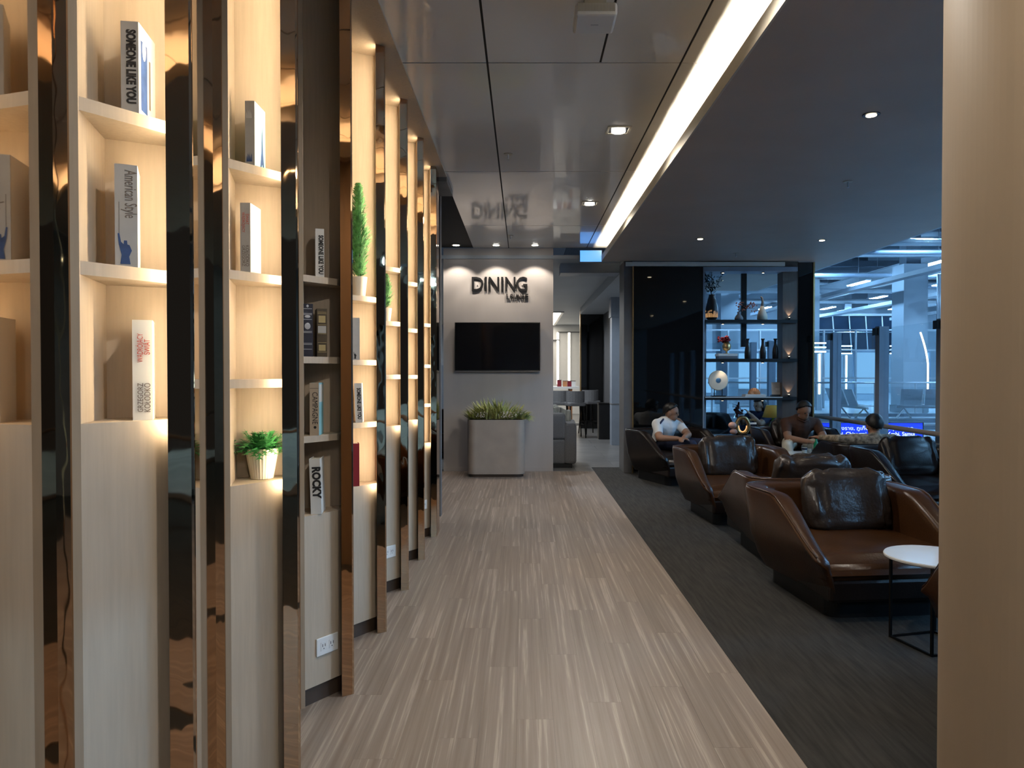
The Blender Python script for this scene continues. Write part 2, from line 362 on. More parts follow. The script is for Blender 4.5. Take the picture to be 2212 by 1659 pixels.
# ------------------------------------------------------------------ glass line towards the hall
wg = struct('window_1', MB().box(XW, XW + 0.10, -6, 14, 0, 0.07), 'steel_blue')
ys = [10.6 + 1.37 * k for k in range(-9, 3)]
for k, y in enumerate(ys):
    po = part('post', MB().box(XW - 0.01, XW + 0.11, y - 0.055, y + 0.055, 0.07, 1.97), 'steel_blue', wg)
    part('uplight', MB().box(XW - 0.05, XW - 0.01, y - 0.03, y + 0.05, 1.86, 1.95), 'black_metal', po)
    if k < len(ys) - 1:
        part('pane', MB().box(XW + 0.045, XW + 0.055, y + 0.055, ys[k + 1] - 0.055, 0.07, 1.95), 'glass', wg)
wg2 = struct('window_2', MB().box(2.62, XW, 14.0, 14.1, 0, 0.07), 'steel_blue')
for k in range(4):
    x = 2.68 + 0.56 * k
    part('post', MB().box(x - 0.05, x + 0.05, 13.99, 14.11, 0.07, 1.97), 'steel_blue', wg2)
    if k < 3: part('pane', MB().box(x + 0.05, x + 0.51, 14.045, 14.055, 0.07, 1.95), 'glass', wg2)
t = thing('handrail', 'long grey handrail running in front of the glass screen', 'handrail', (XW - 0.13, 0, 0))
part('rail', MB().tube([(0, -5.5, 0.76), (0, 13.5, 0.76)], 0.028, 10), 'stone', t, smooth=True)
for y in ys[1:-1]:
    part('bracket', MB().box(-0.01, 0.12, y - 0.012, y + 0.012, 0.73, 0.745), 'steel', t)
# ================================================================== BOOKCASES
FX, FY0, PITCH = -0.737, 1.644, 0.773
UX, UY = -0.79, 0.045          # opening's inner end, relative to a fin
LEV = {1: (1.294, 1.629, 1.965, 2.45), 2: (1.046, 1.378, 1.718, 2.06), 3: (0.80, 1.134, 1.466, 1.805), 4: (0.80, 1.134, 1.466, 1.805),
       5: (1.058, 1.385, 1.725, 2.07), 6: (1.046, 1.38, 1.725, 2.07), 7: (0.80, 1.134, 1.466, 1.815)}
TOP = 3.138
ordn = {1: 'with the pale statue book on its middle shelf', 2: 'with a ribbed fern pot above its cabinet', 3: 'unlit, with two dark leather volumes',
        4: 'with the tallest potted cypress', 5: 'with the short potted cypress', 6: 'with one leaning brown book', 7: 'with empty shelves, last of the row'}
dv = Vector((-0.27, 0.963))
R2 = Vector((0, 0)); L2 = Vector((-0.118, -0.17)); BL2 = L2 + dv * 0.2; BR2 = R2 + dv * 0.1
UNIT = {}
def board(z1, th, inset=0.0):
    return MB().prism([tuple(L2 + dv * inset), tuple(R2 + dv * inset), tuple(BR2), tuple(BL2)], z1 - th, z1)
for i in range(1, 8):
    ry = FY0 + PITCH * (i - 1) + UY
    u = thing('bookcase', 'tall pale wood niche bookcase ' + ordn[i], 'bookcase', (UX, ry, 0), 0, 'angled niche bookcases'); UNIT[i] = u
    lv = LEV[i]; n_left = Vector((-dv.y, dv.x))
    part('side_panel', MB().slab(L2, BL2, 0.02, 0, TOP), 'laminate', u)
    part('side_panel', MB().slab(BR2, R2, 0.012, 0, TOP), 'laminate_plain', u)
    part('back_panel', MB().slab(BL2, BR2, 0.012, lv[0] - 0.02, TOP), 'laminate', u)
    for k, z in enumerate(lv): part('shelf' if k else 'cabinet_top', board(z, 0.028 if k else 0.02, 0.004 if k else 0.0), 'laminate', u)
    f = (R2 - L2).normalized(); nrm = Vector((f.y, -f.x))
    part('cabinet_front', MB().slab(L2, R2, 0.018, 0.075, lv[0] - 0.02), 'laminate', u)
    part('skirting', MB().slab(L2 - nrm * 0.012, R2 - nrm * 0.012, 0.012, 0, 0.075), 'skirting', u)
    lit = i != 3
    part('led_strip', MB().box(0.0105, 0.0122, -0.038, -0.024, lv[0] - 0.03, TOP - 0.01), 'led_warm' if lit else 'led_off', u)
# mirrored fins between the bookcases: front post, long side mirror, inner strip
for i in range(0, 8):
    fy = FY0 + PITCH * (i - 1)
    names = ['facing the beige column', 'beside the statue book bookcase', 'beside the fern bookcase', 'beside the unlit bookcase', 'beside the tall cypress bookcase',
             'beside the short cypress bookcase', 'beside the bookcase with one leaning book', 'at the far end of the bookcase row']
    u = thing('mirror_fin', 'polished bronze mirror fin ' + names[i], 'mirror fin', (FX, fy, 0), 0, 'bronze fins between the bookcases')
    part('front_post', MB().prism([(-0.0440, -0.018), (0, 0.014), (0, 0.018), (-0.038, 0.040), (-0.0405, 0.026), (-0.0405, -0.006), (-0.0440, -0.010)], 0, TOP), 'bronze', u)
    if i < 7:
        e = Vector((-0.217, PITCH + UY - 0.17))
        part('side_mirror', MB().slab((0.0, 0.012), e, 0.006, 0, TOP), 'mirror', u)
        part('inner_strip', MB().prism([(e.x, e.y - 0.024), (e.x + 0.030, e.y - 0.010), (e.x + 0.030, e.y + 0.012), (e.x, e.y + 0.012)], 0, TOP), 'bronze', u)
    else:
        part('side_mirror', MB().box(-0.045, 0, 0.042, 0.22, 0, TOP), 'bronze', u)
# power outlets on three cabinet fronts
def outlet(i, z, fr, label):
    p = L2.lerp(R2, fr); f = (R2 - L2).normalized(); ang = math.atan2(f.y, f.x)
    loc = Vector((UX, FY0 + PITCH * (i - 1) + UY, z)) + Vector((p.x, p.y, 0))
    t = thing('power_outlet', label, 'power outlet', loc, ang, 'outlets on the cabinet fronts')
    part('plate', MB().box(-0.058, 0.058, -0.008, -0.0005, -0.038, 0.038), 'white', t, bevel=0.003)
    for sx in (-0.022, 0.022):
        so_ = part('socket', MB().box(sx - 0.015, sx + 0.015, -0.0095, -0.008, -0.018, 0.018), 'paper', t)
        part('slot', MB().box(sx - 0.008, sx - 0.0055, -0.0102, -0.0094, -0.002, 0.010).box(sx + 0.0055, sx + 0.008, -0.0102, -0.0094, -0.002, 0.010).box(sx - 0.002, sx + 0.002, -0.0102, -0.0094, -0.012, -0.008), 'black', so_)
outlet(3, 0.235, 0.55, 'white double power outlet on the cabinet of the unlit bookcase')
outlet(5, 0.26, 0.45, 'white double power outlet on the cabinet under the short potted cypress')
outlet(7, 0.28, 0.45, 'white double power outlet on the last cabinet of the row')
# ================================================================== BOOKS AND POTS ON THE SHELVES
def on_shelf(i, lev, t, back=0.02):
    p = L2.lerp(R2, t) + dv * back
    return Vector((UX + p.x, FY0 + PITCH * (i - 1) + UY + p.y, LEV[i][lev]))
def spine_m(zc, xo=0.0, up=False, y=-0.0006):
    """text plane on the spine (facing -y): reading down the spine, or up it"""
    ex, ey = ((0, 0, 1), (-1, 0, 0)) if up else ((0, 0, -1), (1, 0, 0))
    return Matrix(((ex[0], ey[0], 0, xo), (0, 0, -1, y), (ex[2], ey[2], 0, zc), (0, 0, 0, 1)))
def cover_m(yc, zc, x):
    return Matrix(((0, 0, 1, x), (1, 0, 0, yc), (0, 1, 0, zc), (0, 0, 0, 1)))
SPN = {}
def book(i, lev, t, th, dp, h, label, cm, rz=0.27, lean=0.0, sm=None, back=0.02, group=None):
    b = thing('book', label, 'book', on_shelf(i, lev, t, back), rz, group); b.rotation_euler = (0, lean, rz)
    if lean: b.location.z += abs(math.sin(lean)) * th * 0.5
    part('cover', MB().box(-th / 2, -th / 2 + 0.002, 0.003, dp, 0, h).box(th / 2 - 0.002, th / 2, 0.003, dp, 0, h), cm, b)
    SPN[b.name] = part('spine', MB().box(-th / 2, th / 2, 0, 0.003, 0, h), sm or cm, b)
    part('page_block', MB().box(-th / 2 + 0.002, th / 2 - 0.002, 0.003, dp - 0.004, 0.003, h - 0.004), 'pages', b)
    return b
def statue(b, x, z, s, m, y=-0.0008):
    """small printed figure with a raised torch"""
    pts = [(-0.30, 0), (0.30, 0), (0.22, 0.5), (0.38, 0.9), (0.25, 1.25), (0.12, 1.3), (0.1, 1.55), (-0.08, 1.55), (-0.1, 1.3), (-0.25, 1.45), (-0.34, 2.0), (-0.44, 2.0), (-0.38, 1.3), (-0.22, 0.6)]
    v = [(x + p[0] * s, y, z + p[1] * s) for p in pts]
    part('printed_figure', MB().add(v, [tuple(range(len(v)))]), m, b)
def slash(b, x, y0, y1, z0, z1, m, name='printed_panel'):
    part(name, MB().add([(x, y0, z0), (x, y1, z0), (x, y1, z1), (x, y0, z1)], [(0, 1, 2, 3)]), m, b)
def tower(b, x, yc, z, h, m):
    v = [(x, yc - 0.14 * h, z), (x, yc - 0.08 * h, z), (x, yc, z + 0.12 * h), (x, yc + 0.08 * h, z), (x, yc + 0.14 * h, z), (x, yc + 0.05 * h, z + 0.4 * h), (x, yc, z + h), (x, yc - 0.05 * h, z + 0.4 * h)]
    part('printed_tower', MB().add(v, [tuple(range(8))]), m, b)
def spine_figures(b, th, z0, m, n=5):
    for k in range(n):
        a = -th / 2 + 0.004 + (th - 0.012) * k / n
        part('printed_mark', MB().add([(a, -0.0006, z0), (a + 0.004, -0.0006, z0), (a + 0.003, -0.0006, z0 + 0.012 + 0.008 * (k % 3)), (a + 0.001, -0.0006, z0 + 0.015 + 0.006 * ((k + 1) % 3))], [(0, 1, 2, 3)]), m, b)
SLY = 'SOMEONE LIKE YOU'
# bookcase 1
b = book(1, 2, 0.49, 0.036, 0.11, 0.198, 'white book with bold black spine and blue figure cover on highest lit shelf', 'paper', 0.16, sm='paper_grey')
text('spine_title', SLY, 0.026, 'ink', SPN[b.name], spine_m(0.10, 0.002), 0.0002, 0.0012, width=0.160)
slash(b, 0.0183, 0.014, 0.055, 0.012, 0.165, 'ink_blue'); slash(b, 0.0184, 0.066, 0.076, 0.03, 0.14, 'ink_brown')
part('printed_face', MB().ell((0.0184, 0.035, 0.150), (0.0003, 0.012, 0.024), 10, 6), 'paper', b)
b = book(1, 1, 0.44, 0.044, 0.10, 0.222, 'pale grey book with a blue statue on its spine', 'paper', 0.42, sm='paper_grey')
text('spine_title', 'American Style', 0.034, 'ink_brown', SPN[b.name], spine_m(0.158, 0.008), 0.0002, 0.0, width=0.104)
statue(b, -0.002, 0.006, 0.033, 'ink_blue')
part('printed_line', MB().box(-0.014, -0.0132, -0.0006, 0.001, 0.07, 0.14), 'ink_brown', SPN[b.name])
b = book(1, 0, 0.60, 0.040, 0.085, 0.222, 'white book with red and black spine lettering above the cabinet glow', 'paper', 0.40)
text('spine_title', 'WĄDRÓJĄCY', 0.016, 'ink_red', SPN[b.name], spine_m(0.160, -0.004, True), 0.0002, width=0.064)
text('spine_title', 'ŚWIAT', 0.016, 'ink_red', SPN[b.name], spine_m(0.162, 0.010, True), 0.0002, width=0.034)
text('spine_author', 'GRZEGORZ', 0.016, 'ink_brown', SPN[b.name], spine_m(0.050, -0.004, True), 0.0002, width=0.064)
text('spine_author', 'KOŁODKO', 0.018, 'ink_brown', SPN[b.name], spine_m(0.050, 0.010, True), 0.0002, width=0.064)
# bookcase 2
b = book(2, 3, 0.36, 0.030, 0.105, 0.205, 'turquoise book with a dark tower on its cover', 'sky_cover', 0.02, sm='paper_grey')
for k in range(4): slash(b, 0.0153, 0.012 + 0.004 * k, 0.075 - 0.006 * k, 0.150 - 0.022 * k, 0.162 - 0.022 * k, 'paper', 'printed_band')
tower(b, 0.0154, 0.072, 0.004, 0.15, 'ink_blue'); spine_figures(b, 0.03, 0.012, 'ink_blue'); spine_figures(b, 0.03, 0.15, 'paper', 4)
b = book(2, 2, 0.27, 0.032, 0.10, 0.220, 'white book with faded red and grey spine lettering under the turquoise book', 'paper', 0.02, sm='paper_grey')
text('spine_title', 'WĄDRÓJĄCY', 0.013, 'ink_red', SPN[b.name], spine_m(0.158, -0.006), 0.0002, width=0.064)
text('spine_title', 'ŚWIAT', 0.013, 'ink_red', SPN[b.name], spine_m(0.168, 0.006), 0.0002, width=0.034)
text('spine_author', 'GRZEGORZ', 0.014, 'ink_brown', SPN[b.name], spine_m(0.052, -0.006), 0.0002, width=0.066)
text('spine_author', 'KOŁODKO', 0.015, 'ink_brown', SPN[b.name], spine_m(0.052, 0.006), 0.0002, width=0.066)
# bookcase 3
b = book(3, 3, 0.42, 0.036, 0.09, 0.205, 'white book with bold black spine on the unlit bookcase top shelf', 'paper', 0.30, sm='paper')
text('spine_title', SLY, 0.026, 'ink', SPN[b.name], spine_m(0.095, 0.004), 0.0002, 0.0012, width=0.165)
b = book(3, 2, 0.10, 0.044, 0.10, 0.222, 'navy leather volume with silver tooling, the taller of two', 'navy_leather', 0.36, back=0.03)
for z in (0.03, 0.05, 0.055, 0.10, 0.105, 0.155, 0.175, 0.18, 0.20): part('tooled_band', MB().box(-0.018, 0.018, -0.0012, 0.001, z, z + 0.0022), 'silver_print', SPN[b.name])
for zz, ra, rb in ((0.128, 0.012, 0.014), (0.168, 0.012, 0.006), (0.212, 0.005, 0.006)): part('tooled_crest', MB().ell((0, -0.0006, zz), (ra, 0.0008, rb), 10, 6), 'silver_print', SPN[b.name])
b = book(3, 2, 0.47, 0.042, 0.10, 0.206, 'brown leather volume with gilt bands beside the navy one', 'brown_leather_book', 0.36, back=0.024)
for z in (0.02, 0.06, 0.098, 0.136, 0.184, 0.19): part('gilt_band', MB().box(-0.018, 0.018, -0.0012, 0.001, z, z + 0.002), 'gilt', SPN[b.name])
part('spine_label', MB().box(-0.017, 0.017, -0.001, 0.001, 0.102, 0.132), 'paper_grey', b); [part('gilt_panel', MB().box(-0.014, 0.014, -0.001, 0.001, q0, q1), 'gilt', SPN[b.name]) for q0, q1 in ((0.146, 0.176), (0.026, 0.052))]
b = book(3, 1, 0.26, 0.038, 0.09, 0.222, 'beige book with tall dark serif spine lettering and light blue cover', 'sky_cover', 0.06, sm='laminate_plain', back=0.012)
text('spine_title', 'CAMPAGNE', 0.032, 'ink', SPN[b.name], spine_m(0.115, 0.002), 0.0002, width=0.135)
part('printed_dot', MB().ell((0.003, -0.0004, 0.034), (0.006, 0.0006, 0.006), 12, 6), 'ink', b); part('printed_line', MB().box(-0.018, 0.018, -0.0006, 0.001, 0.198, 0.200), 'ink_brown', SPN[b.name])
slash(b, 0.0193, 0.008, 0.08, 0.14, 0.215, 'paper')
b = book(3, 0, 0.30, 0.044, 0.10, 0.235, 'white book with one bold black sans serif word on its spine', 'paper', 0.10, lean=-0.03, back=0.006)
text('spine_title', 'ROCKY', 0.046, 'ink', SPN[b.name], spine_m(0.135, 0.004), 0.0003, 0.0024, width=0.135)
# bookcase 4
b = book(4, 2, 0.29, 0.036, 0.09, 0.222, 'grey book with a tiny dark figure below the tall potted cypress', 'paper_grey', 0.34)
statue(b, -0.006, 0.006, 0.018, 'ink')
b = book(4, 1, 0.38, 0.038, 0.10, 0.208, 'white book with bold black spine above the dark red book', 'paper', 0.16, lean=-0.03, sm='paper')
text('spine_title', SLY, 0.026, 'ink', SPN[b.name], spine_m(0.10, 0.002), 0.0002, 0.0012, width=0.165)
b = book(4, 0, 0.26, 0.036, 0.09, 0.225, 'dark red cloth book with plain spine in the lowest niche', 'red', 0.30, back=0.012)
# bookcases 5 and 6
book(5, 1, 0.10, 0.028, 0.09, 0.21, 'thin plain white book under the short potted cypress', 'paper', 0.30)
b = book(6, 0, 0.38, 0.036, 0.09, 0.21, 'brown book with white spine lettering leaning alone', 'brown_leather_book', 0.20, lean=-0.07)
for k in range(9): part('printed_mark', MB().box(-0.008, 0.007, -0.0008, 0.001, 0.02 + 0.016 * k, 0.031 + 0.016 * k), 'paper', b)
part('printed_dot', MB().ell((0, -0.0006, 0.188), (0.006, 0.0008, 0.006), 10, 6), 'pot', b)
book(6, 2, 0.06, 0.024, 0.09, 0.21, 'slim turquoise book on a far bookcase high shelf', 'sky_cover', 0.30)
# ---------------------------------------------------------------- potted plants
def frond(mb, base, d, ln, wd, droop, n=5, rnd=random):
    """a leaf blade with small side lobes, bending down towards its tip"""
    d = Vector(d).normalized(); s = d.cross(Vector((0, 0, 1)))
    s = s.normalized() if s.length > 1e-3 else Vector((1, 0, 0))
    p = Vector(base); pts = []
    for k in range(n + 1):
        q = k / n; pts.append((p.copy(), wd * (1 - q) * (0.5 + 1.2 * min(1, q * 3)) * 0.5)); p = p + d * (ln / n); d = (d + Vector((0, 0, -droop / n))).normalized()
    vs = []; fs = []
    for k, (q, h) in enumerate(pts): vs += [q - s * h, q + s * h + Vector((0, 0, h * 0.3))]
    for k in range(n): fs.append((2 * k, 2 * k + 1, 2 * k + 3, 2 * k + 2))
    mb.add(vs, fs)
    for k in range(1, n):
        q = pts[k][0]
        for sg in (-1, 1):
            e = q + (s * sg + d * 0.6).normalized() * wd * 1.5
            mb.add([q - d * wd * 0.25, q + d * wd * 0.35, e], [(0, 1, 2)])
def fern_pot(i, lev, t, label):
    o = thing('potted_fern', label, 'potted plant', on_shelf(i, lev, t, 0.09), 0.3)
    prof = [(0.033, 0), (0.036, 0.002), (0.053, 0.098), (0.054, 0.102), (0.051, 0.102), (0.049, 0.094)]
    part('pot', MB().lathe(prof, n=56, rib=0.012), 'pot', o); part('soil', MB().lathe([(0.048, 0.088), (0.046, 0.094), (0.001, 0.095)], n=24), 'soil', o)
    mb = MB(); r = random.Random(3)
    for k in range(190):
        a = r.uniform(0, 2 * PI); e = r.uniform(0.05, 1.25); rr = 0.03 * r.random()
        frond(mb, (rr * math.cos(a), rr * math.sin(a), 0.095), (math.cos(a) * math.cos(e), math.sin(a) * math.cos(e), math.sin(e)), r.uniform(0.06, 0.098) * (0.72 + 0.35 * math.cos(e)), 0.011, r.uniform(0.2, 1.2))
    part('foliage', mb, 'leaf', o, kind='stuff')
    return o
fern_pot(2, 0, 0.52, 'bushy green fern in a ribbed cream pot')
def cypress(i, lev, t, h, rad, potr, poth, label, seed, n):
    o = thing('potted_cypress', label, 'potted plant', on_shelf(i, lev, t, 0.075), 0.0)
    part('pot', MB().lathe([(potr * 0.72, 0), (potr * 0.75, 0.002), (potr, poth - 0.002), (potr, poth), (potr * 0.94, poth), (potr * 0.92, poth - 0.008)], n=28), 'pot', o, smooth=False)
    part('soil', MB().lathe([(potr * 0.9, poth - 0.014), (potr * 0.88, poth - 0.009), (0.001, poth - 0.008)], n=20), 'soil', o)
    part('stem', MB().tube([(0, 0, poth - 0.01), (0.004, 0, poth + h * 0.5), (0, 0, poth + h * 0.92)], [0.005, 0.004, 0.001], 6), 'skirting', o)
    mb = MB(); r = random.Random(seed)
    for k in range(n):
        q = r.random() ** 1.15; z = poth + 0.005 + h * q * 0.97
        R_ = rad * (0.55 + 1.3 * q if q < 0.28 else 1.12 * (1 - q) ** 0.62 + 0.10)
        a = r.uniform(0, 2 * PI); st = R_ * r.uniform(0.15, 0.75)
        e = r.uniform(0.5, 1.1)
        frond(mb, (st * math.cos(a), st * math.sin(a), z), (math.cos(a) * math.cos(e), math.sin(a) * math.cos(e), math.sin(e)), R_ * 0.75 + 0.012, 0.0075, -0.25, 3)
    part('foliage', mb, 'cypress', o, kind='stuff')
    return o
cypress(4, 3, 0.40, 0.50, 0.060, 0.045, 0.105, 'tall narrow green cypress in a smooth cream pot', 5, 1300)
cypress(5, 2, 0.40, 0.215, 0.045, 0.040, 0.085, 'short bluish green cypress in a small cream pot', 9, 420)
# ================================================================== CEILING FITTINGS
def downlight(x, y, label):
    t = thing('downlight', label, 'downlight', (x, y, CZ), 0, 'square downlights in the grey ceiling')
    part('frame', MB().box(-0.085, 0.085, -0.085, -0.068, -0.006, -0.0003).box(-0.085, 0.085, 0.068, 0.085, -0.006, -0.0003).box(-0.085, -0.068, -0.068, 0.068, -0.006, -0.0003).box(0.068, 0.085, -0.068, 0.068, -0.006, -0.0003), 'fascia', t)
    part('recess', MB().box(-0.068, 0.068, -0.068, 0.068, -0.002, -0.0004), 'black', t)
    part('lens', MB().lathe([(0.050, -0.016), (0.050, -0.003)], n=28), 'lens', t)
    spot(t, (0, 0, -0.025), DOWN_W, (1.0, 0.92, 0.81), 160, 0.5, 0.05)
for k, (y, lb) in enumerate(((5.375, 'lit square downlight in the ceiling between box and pillar'), (7.69, 'lit square downlight between the sprinkler and the lounge sign'), (3.06, 'lit square downlight before the white ceiling box'),
                             (0.75, 'lit square downlight over the first bookcase'), (-1.5, 'lit square downlight by the entry'))):
    downlight(0.688, y, lb)
for x, lb in ((-0.92, 'lit wall washer over the empty half of the sign wall'), (-0.37, 'lit wall washer straight above the sign letters'), (0.163, 'lit wall washer above the end of the sign word')):
    t = thing('wall_washer', lb, 'downlight', (x, PY - 0.27, CZ), 0, 'wall washers above the lounge sign')
    part('ring', MB().lathe([(0.062, -0.004), (0.062, -0.0004)], n=28), 'fascia', t); part('lens', MB().lathe([(0.042, -0.009), (0.042, -0.004)], n=24), 'lens', t)
    spot(t, (0, 0, -0.02), WASH_W, (1.0, 0.88, 0.74), 100, 0.3, 0.02)
for x, y, lb in ((2.08, 4.45, 'small warm downlight in the dark soffit above the empty cognac armchair'), (2.04, 8.56, 'small warm downlight in the dark soffit before the black mirror wall'),
                 (3.48, 8.65, 'small warm downlight in the dark soffit above the man in brown'),
                 (3.5, 4.45, 'added unseen warm downlight in the dark soffit out by the glass'), (2.08, 0.4, 'added unseen warm downlight in the dark soffit before the beige column'), (3.5, 0.4, 'added unseen warm downlight in the dark soffit far before the column')):  # these last three are unseen lamps added for bounce light in the lounge
    t = thing('soffit_downlight', lb, 'downlight', (x, y, SZ), 0, 'small downlights in the dark soffit')
    part('ring', MB().lathe([(0.05, -0.004), (0.05, -0.0004)], n=28), 'black', t); part('lens', MB().lathe([(0.030, -0.008), (0.030, -0.004)], n=20), 'lens_small', t)
    spot(t, (0, 0, -0.02), SOFFIT_W, (1.0, 0.84, 0.62), 80, 0.8, 0.03)
for x, y, z, lb in ((2.62, 6.0, SZ, 'small sprinkler head in the middle of the dark soffit'), (2.75, 9.6, SZ, 'small sprinkler head in the dark soffit by the display shelf'), (-0.12, 5.96, CZ, 'small sprinkler head in the satin grey ceiling'), (-0.16, 9.5, CZ, 'small sprinkler head in the ceiling close to the pillar')):
    t = thing('sprinkler_head', lb, 'sprinkler', (x, y, z), 0, 'ceiling sprinkler heads')
    part('plate', MB().lathe([(0.035, -0.006), (0.035, -0.0004)], n=20), 'fascia', t); part('nozzle', MB().lathe([(0.006, -0.05), (0.012, -0.045), (0.006, -0.04), (0.008, -0.006)], n=12), 'steel', t)
# white wireless box
t = thing('wireless_access_point', 'white louvred wireless box fixed under the grey ceiling', 'access point', (0.335, 3.5, CZ))
part('bracket', MB().box(-0.05, 0.05, -0.05, 0.05, -0.062, -0.0003), 'fascia', t)
part('body', MB().box(-0.096, 0.096, -0.10, 0.10, -0.121, -0.062), 'white', t, bevel=0.012)
for k in range(26): part('louvre', MB().box(-0.086 + k * 0.0067, -0.083 + k * 0.0067, -0.103, -0.0995, -0.104, -0.066), 'fascia', t)
part('badge', MB().box(-0.018, 0.018, -0.004, 0.004, -0.1222, -0.1209), 'steel', t)
# blue lit sign under the ceiling
t = thing('hanging_sign', 'blank glowing blue sign hung under the ceiling beside the pillar', 'sign', (0.945, 10.36, 2.94))
part('case', MB().box(-0.155, 0.155, 0.002, 0.04, 0.0, 0.165), 'black_metal', t); part('face', MB().box(-0.150, 0.150, -0.002, 0.002, 0.004, 0.160), 'exit_blue', t)
# ================================================================== PILLAR: SIGN, TV, PLANTER
t = thing('wall_sign', 'raised black metal letters reading dining lounge on the grey pillar', 'sign', (-0.32, PY, 2.62))
FACE = lambda x, z, y=-0.012: Matrix(((1, 0, 0, x), (0, 0, -1, y), (0, 1, 0, z), (0, 0, 0, 1)))
WORD = [('D', -0.325, 0.165), ('I', -0.205, 0.028), ('N', -0.09, 0.145), ('I', 0.025, 0.028), ('N', 0.14, 0.145), ('G', 0.305, 0.155)]
for ch, x, wd in WORD: text('letter', ch, 0.285, 'black', t, FACE(x, 0.012), 0.007, 0.0035, width=wd)
for k, ch in enumerate('LOUNGE'): text('letter', ch, 0.108, 'black', t, FACE(0.105 + 0.053 * k, -0.158), 0.005, 0.0015, width=0.044)
for ch, x, wd in WORD: part('standoff_pin', MB().box(x - 0.006, x + 0.006, -0.006, -0.0003, -0.004, 0.008), 'black_metal', t)
for k in range(6): part('standoff_pin', MB().box(0.102 + 0.053 * k, 0.108 + 0.053 * k, -0.008, -0.0003, -0.161, -0.155), 'black_metal', t)
t = thing('television', 'wide flat screen television, switched off, on the grey pillar', 'television', (-0.36, PY, 1.757))
part('mount', MB().box(-0.2, 0.2, -0.02, -0.0003, -0.15, 0.15), 'black', t)
part('body', MB().box(-0.60, 0.60, -0.055, -0.02, -0.344, 0.344), 'black', t, bevel=0.004)
part('screen', MB().box(-0.588, 0.588, -0.0565, -0.0555, -0.322, 0.332), 'screen', t)
part('bezel', MB().box(-0.60, 0.60, -0.060, -0.055, -0.344, -0.336), 'steel', t); part('bezel', MB().box(-0.60, 0.60, -0.058, -0.055, 0.339, 0.344), 'black_metal', t)
part('bezel', MB().box(-0.60, -0.594, -0.058, -0.055, -0.336, 0.339), 'black_metal', t); part('bezel', MB().box(0.594, 0.60, -0.058, -0.055, -0.336, 0.339), 'black_metal', t)
def rrect(hw, hd, r, n=8):
    pts = []
    for cx_, cy_, a0 in ((hw - r, hd - r, 0), (-hw + r, hd - r, PI / 2), (-hw + r, -hd + r, PI), (hw - r, -hd + r, 1.5 * PI)):
        for k in range(n + 1):
            a = a0 + k / n * PI / 2; pts.append((cx_ + r * math.cos(a), cy_ + r * math.sin(a)))
    return pts
t = thing('planter', 'rounded taupe floor planter with spiky yellow green plants below the television', 'planter', (-0.365, 10.1, 0))
part('base', MB().prism(rrect(0.365, 0.22, 0.10), 0, 0.04), 'skirting', t); part('body', MB().prism(rrect(0.385, 0.24, 0.11), 0.04, 0.765), 'stone', t)
part('soil', MB().prism(rrect(0.36, 0.215, 0.09), 0.765, 0.772), 'soil', t)
mb = MB(); r = random.Random(11); mf = MB()
for k in range(520):
    bx_ = r.uniform(-0.37, 0.40); by_ = r.uniform(-0.21, 0.21); side = bx_ / 0.4
    hgt = (0.30 - 0.14 * abs(side) ** 2) * r.uniform(0.45, 1.0)
    d = Vector((side * 0.95 + r.gauss(0, 0.40), min(0.25, (by_ / 0.2) * 0.5 + r.gauss(0, 0.3)), 0.9)).normalized()
    s = Vector((d.y, -d.x, 0)); s = s.normalized() * 0.011 if s.length > 0.01 else Vector((0.011, 0, 0))
    p0 = Vector((bx_, by_, 0.772)); p1 = p0 + d * hgt * 0.6; p2 = p1 + (d + Vector((side * 0.3, 0, -0.35))).normalized() * hgt * 0.45
    mb.add([p0 - s, p0 + s, p1 + s, p1 - s, p2], [(0, 1, 2, 3), (3, 2, 4)])
for k in range(70):
    p0 = Vector((r.uniform(0.30, 0.40), r.uniform(-0.15, 0.1), 0.775)); d = Vector((1, r.gauss(0, 0.4), r.uniform(-0.1, 0.5))).normalized()
    s = Vector((0, 0.006, 0.002)); p1 = p0 + d * 0.09; p2 = p1 + (d + Vector((0, 0, -0.8))).normalized() * 0.07
    mb.add([p0 - s, p0 + s, p1 + s, p1 - s, p2], [(0, 1, 2, 3), (3, 2, 4)])
part('foliage', mb, 'grass', t, kind='stuff')
for cxx in (-0.2, 0.12, -0.16, 0.16, 0.26):
    for k in range(26):
        p = (cxx + r.gauss(0, 0.035), -0.225 + r.uniform(-0.012, 0.03), 0.80 + r.uniform(0, 0.075)); mf.ell(p, (0.005, 0.005, 0.008), 5, 4)
part('blossoms', mf, 'blossom', t, kind='stuff')
